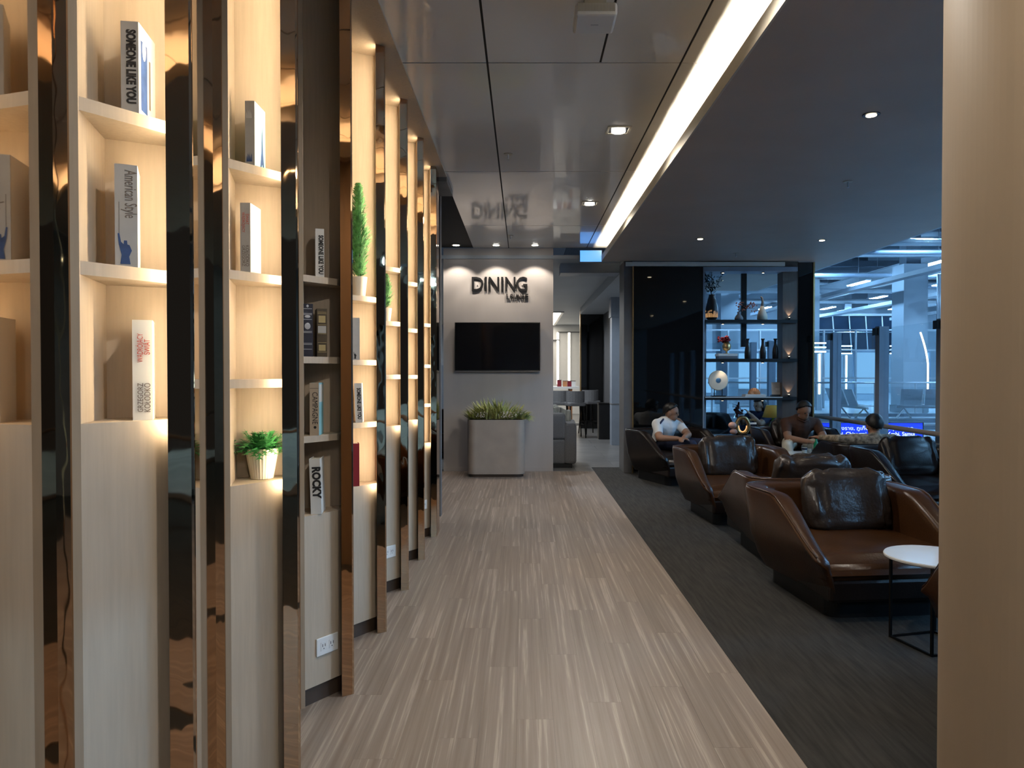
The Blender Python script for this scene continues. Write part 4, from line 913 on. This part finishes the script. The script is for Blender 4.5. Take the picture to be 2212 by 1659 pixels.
for k in range(13): a = PI * k / 12; ms.tube([(0, 0, 0.036), (0.085 * math.cos(a), 0, 0.036 + 0.085 * math.sin(a))], [0.006, 0.013], 8)
part('shell', ms, 'orange', t, smooth=True)
t = thing('plaque', 'small grey leaning plaque card in a black stand', 'plaque', on_disp(3.58, 1)); t.rotation_euler = (-0.12, 0, 0); part('card', MB().box(-0.08, 0.08, -0.012, 0, 0.025, 0.20), 'paper_grey', t); part('stand', MB().box(-0.09, 0.09, -0.03, 0.04, 0.002, 0.025), 'black', t)
part('printed_lines', MB().box(-0.03, 0.03, -0.0135, -0.0118, 0.105, 0.112).box(-0.026, 0.026, -0.0135, -0.0118, 0.09, 0.096), 'paper', t)
# lowest shelf
t = thing('pebble_ornament', 'two stacked pink clay pebbles on the lowest display shelf', 'ornament', on_disp(2.95, 0)); part('lower_pebble', MB().ell((0.015, 0, 0.045), (0.055, 0.045, 0.042), 18, 12), 'pink', t, smooth=True); part('upper_pebble', MB().ell((0, 0, 0.135), (0.06, 0.05, 0.048), 18, 12), 'pink', t, smooth=True)
t = thing('ring_lamp', 'bronze ring ornament with a glowing inner face', 'ornament', on_disp(3.09, 0)); mb = MB(); vs = []; fs = []; n = 40
mb.tube([(0.085 * math.cos(2 * PI * k / n), 0.0, 0.13 + 0.115 * math.sin(2 * PI * k / n)) for k in range(n + 1)], 0.026, 10, cap=False); part('ring', mb, 'gold', t, smooth=True)
part('foot', MB().box(-0.05, 0.05, -0.04, 0.04, 0, 0.015), 'black', t); mb = MB(); mb.tube([(0.055 * math.cos(PI + PI * k / 12), -0.004, 0.13 + 0.085 * math.sin(PI + PI * k / 12)) for k in range(13)], 0.007, 6); part('glow_line', mb, 'glow_pattern', t)
for k in range(3): part('wing', MB().box(0.10, 0.19, -0.02, 0.02, 0.10 + 0.05 * k, 0.125 + 0.05 * k), ('gold', 'white', 'gold')[k], t)
t = thing('vase', 'narrow dark vase with a black red bloom rising from the lowest display shelf', 'vase', on_disp(3.045, 0, 0.23)); part('body', MB().lathe([(0.03, 0), (0.035, 0.15), (0.015, 0.22), (0.018, 0.25)], n=18), 'black', t, smooth=True)
ml = MB(); ml.tube([(0, 0, .25), (0.0, 0, .36)], 0.005, 6)
for k in range(20): ml.ell((r.gauss(0, .035), r.gauss(0, .02), .33 + r.gauss(0, .03)), (.02, .02, .018), 6, 5)
ml.tube([(0.0, 0, .36), (0.015, 0, .46)], [0.02, 0.012], 8); part('bloom', ml, mat('black_red_petals', (0.03, 0.006, 0.008), 0.6), t, kind='stuff')
# lamp and table beyond
t = thing('low_table', 'dark low table beyond the display shelf carrying the mustard lamp', 'table', (3.78, 11.2, 0)); part('top', MB().box(-0.22, 0.22, -0.22, 0.22, 0.42, 0.45), 'black', t); part('leg', MB().box(-0.03, 0.03, -0.03, 0.03, 0.02, 0.42), 'black', t); part('foot', MB().box(-0.15, 0.15, -0.15, 0.15, 0, 0.02), 'black', t)
t = thing('table_lamp', 'table lamp with a mustard cone shade and green bottle base', 'lamp', (3.78, 11.2, 0.45)); part('base', MB().lathe([(0.05, 0), (0.06, 0.02), (0.055, 0.14), (0.02, 0.22), (0.01, 0.30)], n=20), mat('lime_glaze', (0.18, 0.36, 0.05), 0.3), t, smooth=True)
part('shade', MB().lathe([(0.155, 0.27), (0.10, 0.45), (0.095, 0.45), (0.15, 0.272)], n=32), 'lamp_yellow', t, smooth=True)
# small cups beside the white shirt sitter
t = thing('service_tray', 'dark tray table beside the white shirt sitter', 'table', (2.42, 9.10, 0)); part('top', MB().lathe([(0.20, 0.44), (0.20, 0.46)], n=32), 'black', t); part('stem', MB().lathe([(0.10, 0), (0.10, 0.01), (0.015, 0.015), (0.015, 0.44)], n=20), 'black_metal', t)
for dx, m_, lb in ((-0.05, 'white', 'small white cup on the dark tray table'), (0.05, 'red', 'small red cup on the dark tray table')):
    t = thing('cup', lb, 'cup', (2.42 + dx, 9.06, 0.46), 0, 'cups on the tray'); part('body', MB().lathe([(0.020, 0), (0.027, 0.05), (0.024, 0.05), (0.018, 0.006)], n=20), m_, t, smooth=True); part('handle', MB().tube([(0.024, 0, 0.04), (0.038, 0, 0.03), (0.023, 0, 0.014)], 0.004, 6), m_, t)
# ================================================================== DINING CORNER PAST THE PILLAR
t = thing('sofa', 'low grey sofa with striped cushions behind the pillar', 'sofa', (0.10, 11.25, 0))
part('plinth', MB().box(-0.95, 0.62, -0.42, 0.42, 0, 0.06), 'black', t); part('seat_block', MB().box(-0.98, 0.52, -0.44, 0.42, 0.06, 0.42), 'fabric_grey', t, bevel=0.03)
part('backrest', MB().box(-0.98, 0.52, -0.45, -0.20, 0.42, 0.80), 'fabric_grey', t, bevel=0.04)
part('armrest', MB().prism([(0.50, -0.45), (0.68, -0.45), (0.72, 0.44), (0.50, 0.44)], 0.06, 0.66), 'fabric_grey', t, bevel=0.04)
for k, (cx_, a) in enumerate(((0.30, 0.3), (0.46, 0.55))):
    c = part('cushion', cushion_mesh(5 + k, 0.2, 0.2, 0.07), 'fabric_stripe', t, smooth=True); c.location = (cx_, 0.02, 0.66 + 0.06 * (1 - k)); c.rotation_euler = (-0.25, 0.25, a)
for y, lb in ((12.9, 'added unseen round downlight over the grey sofa'), (15.6, 'added unseen round downlight before the bar table'), (19.0, 'added unseen round downlight past the bar table')):
    t = thing('added_downlight', lb, 'downlight', (0.10, y, 3.0), 0, 'added downlights past the pillar'); part('ring', MB().lathe([(0.07, -0.006), (0.07, -0.0004)], n=24), 'white', t); part('lens', MB().lathe([(0.05, -0.009), (0.05, -0.006)], n=20), 'lens', t)
    spot(t, (0, 0, -0.03), 150.0, (0.86, 0.93, 1.0), 165, 0.4, 0.05)  # added lamps, hidden by the pillar, that brighten the dark corridor
t = thing('bar_table', 'pale long bar table in the dining corner', 'table', (0.85, 17.0, 0)); part('top', MB().box(-0.9, 0.42, -0.35, 0.35, 1.03, 1.08), 'white', t)
for sx in (-0.8, 0.2):
    part('leg', MB().box(sx, sx + 0.06, -0.3, 0.3, 0, 1.03), 'orange', t)
for k, (dx, hh, m_, lb) in enumerate(((-0.03, 0.14, 'red', 'dark red menu box on the bar table'), (0.10, 0.12, 'orange', 'orange menu box on the bar table'), (0.20, 0.12, 'red', 'small red menu box beside the white card'), (0.29, 0.12, 'white', 'white card holder on the bar table'))):
    t = thing('menu_box', lb, 'box', (0.85 + dx, 16.8, 1.08), 0, 'boxes on the bar table'); part('body', MB().box(-0.045, 0.045, -0.05, 0.05, 0, hh), m_, t); part('lid', MB().box(-0.048, 0.048, -0.053, 0.053, hh, hh + 0.012), 'brownwood', t)
for k, (sx, sy) in enumerate(((0.82, 16.3), (1.12, 15.9), (1.52, 16.9))):
    t = thing('bar_stool', ('grey upholstered bar stool at the bar table corner', 'grey upholstered bar stool pulled out from the bar table', 'grey upholstered bar stool at the bar table end')[k], 'stool', (sx, sy, 0), 0.2 * k, 'stools at the bar table')
    part('seat', MB().prism(rrect(0.20, 0.20, 0.08), 0.68, 0.76), 'fabric_grey', t, bevel=0.02); mb = MB()
    for q in range(9): a = -PI * q / 8; mb.add([(0.2 * math.cos(a), 0.2 * math.sin(a), 0.74), (0.2 * math.cos(a), 0.2 * math.sin(a), 0.98)], [])
    mb.add([], [(2 * q, 2 * q + 2, 2 * q + 3, 2 * q + 1) for q in range(8)]) if False else None
    bb = MB(); pts = [(0.2 * math.cos(-PI * q / 10), 0.2 * math.sin(-PI * q / 10)) for q in range(11)]; pin = [(p[0] * 0.84, p[1] * 0.84) for p in pts][::-1]
    part('backrest', bb.prism(pts + pin, 0.74, 1.0), 'fabric_grey', t)
    for lx in (-0.16, 0.16):
        for ly in (-0.16, 0.16): part('leg', MB().tube([(lx * 0.9, ly * 0.9, 0.69), (lx * 1.15, ly * 1.15, 0)], 0.014, 8), 'black_metal', t)
    part('foot_rail', MB().tube([(0.17, -0.17, 0.28), (0.17, 0.17, 0.28), (-0.17, 0.17, 0.28), (-0.17, -0.17, 0.28), (0.17, -0.17, 0.28)], 0.009, 6), 'black_metal', t)
t = thing('waste_bin', 'tall black waste bin against the dark corridor panel', 'bin', (1.75, 15.6, 0)); part('body', MB().prism(rrect(0.17, 0.17, 0.03), 0, 0.72), 'black', t); part('lid', MB().prism(rrect(0.175, 0.175, 0.03), 0.72, 0.76), 'black_metal', t)
# bright rack glimpsed left of the pillar
t = thing('display_rack', 'tall lit rack of blue and white panels past the pillar edge', 'rack', (-1.75, 15.5, 0))
part('frame', MB().box(-0.35, 0.35, 0.02, 0.3, 0, 2.4), 'hall_wall', t)
for k in range(7): part('panel', MB().box(-0.33 + 0.095 * k, -0.25 + 0.095 * k, -0.01, 0.02, 0.55, 1.55), ('steel_blue', 'white', 'lamp_yellow', 'ink_blue')[k % 4], t)
t = thing('lounge_seat', 'black padded lounge seat beside the pillar foot', 'seat', (-1.55, 12.5, 0)); part('base', MB().box(-0.5, 0.5, -0.4, 0.4, 0.06, 0.40), 'leather_dark', t, bevel=0.04); part('backrest', MB().box(-0.5, 0.5, -0.42, -0.2, 0.40, 0.80), 'leather_dark', t, bevel=0.05); part('plinth', MB().box(-0.46, 0.46, -0.36, 0.36, 0, 0.06), 'black', t)
# ================================================================== TERMINAL HALL BEYOND THE GLASS
struct('floor_hall', MB().box(4.6, 40, -8, 52, -0.08, -0.01).box(2.62, 4.6, 14.1, 52, -0.08, -0.01), 'hall_floor')
struct('ceiling_hall', MB().box(4.52, 40, -8, 52, 8.6, 8.7).box(2.52, 4.52, 14.1, 52, 8.6, 8.7), 'hall_dark')
struct('wall_hall_far', MB().box(2.6, 40, 51, 51.2, 0, 8.6), 'hall_wall')
struct('wall_hall_side', MB().box(40, 40.2, -8, 52, 0, 8.6), 'hall_wall')
struct('wall_hall_over', MB().box(4.44, 4.54, -6, 14, 2.97, 8.6), 'hall_wall')
struct('wall_hall_return', MB().box(2.52, 4.54, 14.0, 14.1, 2.97, 8.6), 'hall_wall')
struct('wall_hall_corridor', MB().box(2.52, 2.62, 10.6, 51, 0, 8.6), 'hall_wall')
# hanging tube lights
row_words = {10.8: 'in the first row out from the glass', 15.0: 'in the second row out from the glass', 18.9: 'in the third row out from the glass', 23.2: 'in the fourth row out from the glass', 27.5: 'in the fifth row out from the glass'}
tube0 = None
for x in row_words:
    for k in range(-4, 5):
        y = 20.1 + 6.4 * k + (0 if x < 12 else 0.3)
        lb = 'hanging white twin tube light in the hall ' + row_words[x]
        if tube0 is None:
            tube0 = thing('tube_light', lb, 'ceiling light', (x, y, 5.36), 0, 'tube lights hung in the hall')
            part('housing', MB().box(-0.14, 0.14, -0.95, 0.95, 0.03, 0.09), 'steel', tube0)
            for sx in (-0.08, 0.08): part('tube', MB().box(sx - 0.03, sx + 0.03, -0.92, 0.92, 0.0, 0.03), 'tube', tube0)
            part('rod', MB().box(-0.012, 0.012, -0.012, 0.012, 0.09, 3.24), 'steel', tube0)
        else: dup(tube0, (x, y, 5.36), 0, lb)
# roof steel, ducts and pipes
def beam(name, label, mb, m, loc=(0, 0, 0), cat='beam', group='roof steel of the hall'):
    tag(part(name, mb, m, loc=loc), label, cat, group)
for k, (x, z) in enumerate(((8.2, 6.0), (12.9, 5.9), (17.0, 5.8), (21.9, 5.6), (25.4, 5.5), (30.0, 5.5))):
    beam('girder', 'pale steel girder running away under the hall roof', MB().box(-0.12, 0.12, -8, 50.8, 0, 0.04).box(-0.12, 0.12, -8, 50.8, 0.46, 0.5).box(-0.03, 0.03, -8, 50.8, 0.04, 0.46), ('hall_wall', 'steel_blue')[k % 2], (x, 0, z), group='girders running along the hall')
for k, y in enumerate((15, 21.5, 25.0, 29.5, 35, 42, 47)):
    z = (7.0, 6.9, 6.85, 6.95, 7.1, 7.0, 7.1)[k]
    beam('air_duct', 'round pale air duct crossing under the hall roof', MB().tube([(4.8, 0, 0), (39, 0, 0)], 0.17 + 0.09 * (k % 3), 16), ('steel', 'hall_wall', 'steel')[k % 3], (0, y, z), 'duct', 'ducts crossing the hall')
    beam('cross_beam', 'flat grey beam crossing above the ducts of the hall', MB().box(5, 39, -0.15, 0.15, 0, 0.35), 'hall_dark', (0, y + 2.3, 7.7), group='beams crossing the hall')
for k, (y, z, rr) in enumerate(((18.6, 4.62, 0.05), (19.4, 4.80, 0.10), (20.6, 4.72, 0.06), (22.6, 5.02, 0.12), (24.2, 5.30, 0.05), (27.6, 5.0, 0.08), (31.0, 4.8, 0.10), (36.5, 4.9, 0.12))):
    beam('cross_pipe', 'pale service pipe crossing the hall below the girders', MB().tube([(5.0, 0, 0), (39, 0, 0)], rr, 12), ('hall_wall', 'steel', 'steel_blue')[k % 3], (0, y, z), 'pipe', 'service pipes crossing the hall')
for k, (x, z, wd) in enumerate(((10.1, 5.0, 0.10), (12.4, 4.45, 0.16), (14.62, 4.9, 0.08), (16.1, 4.35, 0.22), (19.9, 4.2, 0.14), (21.0, 4.35, 0.2), (24.3, 4.15, 0.25), (26.3, 4.3, 0.12), (29, 4.1, 0.3))):
    beam('cable_tray', 'pale cable tray hung low along the hall roof', MB().box(-wd, wd, 9, 40, 0, 0.03).box(-wd, -wd + 0.03, 9, 40, 0.03, 0.14).box(wd - 0.03, wd, 9, 40, 0.03, 0.14), ('hall_wall', 'hall_dark', 'steel')[k % 3], (x, 0, z), 'tray', 'cable trays along the hall')
# columns
for x, y, wd, lb in ((13.7, 26.3, 0.42, 'broad pale column in the hall with a bundle of thin pipes'), (11.7, 30.5, 0.35, 'slimmer pale column near the slanted windows'), (20.2, 45, 0.8, 'far pale column by the hall end wall'), (9.2, 33.4, 0.4, 'pale column behind the display shelf'), (11.6, 43, 0.5, 'distant pale column behind the display shelf')):
    t = thing('hall_column', lb, 'column', (x, y, -0.01), 0, 'columns in the hall'); part('shaft', MB().box(-wd, wd, -wd, wd, 0, 5.2), 'hall_wall', t); part('base', MB().box(-wd - .04, wd + .04, -wd - .04, wd + .04, 0, 0.25), 'steel', t); part('capital', MB().box(-wd * .6, wd * .6, -wd * .6, wd * .6, 5.2, 8.6), 'hall_dark', t)
t = thing('pipe_bundle', 'bundle of four thin pipes running down beside the broad hall column', 'pipes', (14.30, 25.6, -0.01), 0)
for k in range(4): part('pipe', MB().tube([(0.07 * k, 0, 0), (0.07 * k, 0, 4.8)], 0.035, 8), 'steel', t)
# slanted dark glazing
t = thing('slanted_window', 'slanted dark glazing with pale diagonal bars high in the hall', 'window', (18.2, 40.5, 0))
for k in range(5):
    part('pane', MB().add([(-2.2 + 0.9 * k, 0, 4.5), (-1.34 + 0.9 * k, 0, 4.5), (-0.9 + 0.9 * k, 0.6, 2.4), (-1.76 + 0.9 * k, 0.6, 2.4), (-2.2 + 0.9 * k, 0.04, 4.5), (-1.34 + 0.9 * k, 0.04, 4.5), (-0.9 + 0.9 * k, 0.64, 2.4), (-1.76 + 0.9 * k, 0.64, 2.4)], [(3, 2, 1, 0), (4, 5, 6, 7), (0, 1, 5, 4), (1, 2, 6, 5), (2, 3, 7, 6), (3, 0, 4, 7)]), 'hall_glass', t)
for k in range(6): part('bar', MB().tube([(-2.22 + 0.9 * k, -0.03, 4.5), (-1.78 + 0.9 * k, 0.57, 2.4)], 0.03, 6), 'white', t)
part('rail', MB().box(-2.3, 2.9, -0.08, 0.06, 4.48, 4.6), 'steel', t); part('rail', MB().box(-1.9, 3.2, 0.5, 0.7, 2.3, 2.4), 'steel', t); part('rail', MB().tube([(-2.0, 0.2, 3.6), (2.7, 0.2, 3.6)], 0.03, 6), 'steel', t)
part('support', MB().box(-1.8, -1.7, 0.55, 0.65, -0.01, 2.3).box(2.9, 3.0, 0.55, 0.65, -0.01, 2.3), 'steel', t)
# lit verticals
def led_post(x, y, z0, z1, m_, lb, bars=True):
    t = thing('light_post', lb, 'light strip', (x, y, -0.01), 0, 'lit vertical lines in the hall'); part('post', MB().box(-0.10, 0.10, 0, 0.12, 0, z1), 'steel', t); part('led_line', MB().box(-0.03, 0.03, -0.02, 0, z0, z1), m_, t)
    if bars:
        for q in range(3): part('light_bar', MB().box(-0.22, 0.22, -0.06, 0, z1 + 0.05 + 0.16 * q, z1 + 0.10 + 0.16 * q), m_, t)
led_post(13.96, 32, 0.6, 2.15, 'led_hall', 'cool white light line below the slanted window'); led_post(16.05, 32, 0.6, 2.15, 'led_hall', 'cool white light line beside the broad hall column')
led_post(11.0, 27.5, 0.6, 2.1, 'led_hall', 'cool white light line near the walnut post'); led_post(15.1, 27.8, 0.5, 2.0, 'led_hall', 'cool white light line next to the golden arc', False)
t = thing('golden_arc_light', 'tall curved warm light in the hall', 'light strip', (13.0, 23.9, -0.01)); part('post', MB().box(-0.06, 0.06, 0, 0.1, 0, 0.7), 'steel', t)
part('arc', MB().tube([(0.06 - 0.22 * max(0, q / 10 - 0.45) ** 1.6 * 3, 0, 0.7 + 2.0 * q / 10) for q in range(11)], 0.026, 8), 'led_gold', t)
for k, (x, lb) in enumerate(((15.0, 'added pale blue glow panel beside the slim hall light line'), (17.3, 'added pale blue glow panel under the slanted window'), (19.6, 'added pale blue glow panel past the broad hall column'), (21.8, 'added pale blue glow panel last along the hall'), (9.4, 'added pale blue glow panel behind the display shelf'), (11.6, 'added pale blue glow panel behind the distant column'))):
    t = thing('added_glow_panel', lb, 'glow panel', (x, 37.0 if x > 12 else 38.5, -0.01), 0, 'added glow panels in the hall')  # added glowing panels with no known source, brightening the lower hall
    part('frame', MB().box(-0.75, 0.75, 0.0, 0.2, 0, 2.5), 'steel_blue', t); part('panel', MB().box(-0.66, 0.66, -0.02, 0, 0.35, 2.4), 'added_glow_panel', t); part('plinth', MB().box(-0.78, 0.78, -0.05, 0, 0, 0.3), 'hall_wall', t)
t = thing('glazed_screen', 'long steel framed glass screen standing across the hall behind the railing', 'screen', (0, 29.0, -0.01))
for k in range(13):
    part('mullion', MB().box(5.5 + 1.25 * k, 5.56 + 1.25 * k, 0, 0.08, 0, 3.1), 'steel', t)
    if k < 12: part('pane', MB().box(5.56 + 1.25 * k, 6.75 + 1.25 * k, 0.03, 0.042, 0.05, 3.0), 'glass', t)
for z in (1.15, 2.25, 3.04): part('transom', MB().box(5.5, 20.6, -0.01, 0.0, z, z + 0.06), 'steel', t)
# railing and benches
t = thing('glass_railing', 'long glass railing with steel handrail across the hall', 'railing', (0, 23.6, -0.01))
for k in range(12):
    part('post', MB().box(6.0 + k * 1.3, 6.05 + k * 1.3, 0, 0.05, 0, 1.05), 'steel', t)
    if k < 11: part('pane', MB().box(6.08 + k * 1.3, 7.27 + k * 1.3, 0.02, 0.032, 0.1, 0.95), 'glass', t)
part('handrail', MB().tube([(5.9, 0.02, 1.08), (20.6, 0.02, 1.08)], 0.03, 8), 'steel', t, smooth=True); part('toe_beam', MB().box(5.9, 20.6, -0.05, 0.1, 0, 0.1), 'hall_dark', t)
def bench(x, y, rz, lb):
    t = thing('waiting_bench', lb, 'bench', (x, y, -0.01), rz, 'steel waiting benches')
    part('beam', MB().box(-1.0, 1.0, -0.04, 0.04, 0.34, 0.40), 'steel', t)
    for k in range(3):
        sx = -0.66 + 0.66 * k; part('seat', MB().prism([(sx - .29, -.25), (sx + .29, -.25), (sx + .29, .25), (sx - .29, .25)], 0.42, 0.45), 'steel', t); part('backrest', MB().add([(sx - .29, .22, .45), (sx + .29, .22, .45), (sx + .29, .40, .92), (sx - .29, .40, .92), (sx - .29, .25, .45), (sx + .29, .25, .45), (sx + .29, .43, .92), (sx - .29, .43, .92)], [(0, 1, 2, 3), (7, 6, 5, 4), (0, 4, 5, 1), (1, 5, 6, 2), (2, 6, 7, 3), (3, 7, 4, 0)]), 'steel', t)
    for sx in (-0.8, 0.8): part('leg', MB().tube([(sx - .25, -.2, 0), (sx, 0, 0.36), (sx + .25, .2, 0)], 0.03, 8), 'steel', t)
bench(9.9, 22.3, PI / 2, 'steel waiting bench before the slanted window'); bench(12.2, 22.0, PI - 0.3, 'steel waiting bench under the golden arc'); bench(7.4, 22.6, PI, 'steel waiting bench behind the display shelf')
for k in range(4): tag(part('floor_step', MB().box(5.2, 16, -0.25 - 0.0, 0.25, 0, 0.05 + 0.05 * (k % 2)), ('hall_wall', 'hall_dark')[k % 2], loc=(0, 17.2 + 1.25 * k, -0.01)), 'low raised floor band across the hall', 'step', 'floor bands across the hall')
# blue destination sign
t = thing('destination_sign', 'long blue lit sign listing destinations in white lettering', 'sign', (6.12, 13.0, 0)); part('case', MB().box(-0.92, 0.92, 0.005, 0.10, 0.12, 0.52), 'black_metal', t); part('screen', MB().box(-0.90, 0.90, 0, 0.005, 0.13, 0.51), 'sign_blue', t); part('foot', MB().box(-0.8, -0.6, 0, 0.2, 0, 0.12), 'black_metal', t); part('foot', MB().box(0.6, 0.8, 0, 0.2, 0, 0.12), 'black_metal', t)
SF = lambda x, z: Matrix(((1, 0, 0, x), (0, 0, -1, -0.003), (0, 1, 0, z), (0, 0, 0, 1)))
text('lettering', 'เชียงราย, ภูเก็ต, กระบี่, สมุย, ตราด', 0.085, 'sign_text', t, SF(0.03, 0.415), 0.0008, width=1.40)
text('lettering', 'Chiangmai, Chiangrai, Phuket, Krabi, Samui', 0.098, 'sign_text', t, SF(-0.07, 0.315), 0.0008, 0.001, width=1.66)
text('lettering', '清莱, 普吉, 甲米, 苏梅', 0.08, 'sign_text', t, SF(-0.12, 0.215), 0.0008, width=1.0)
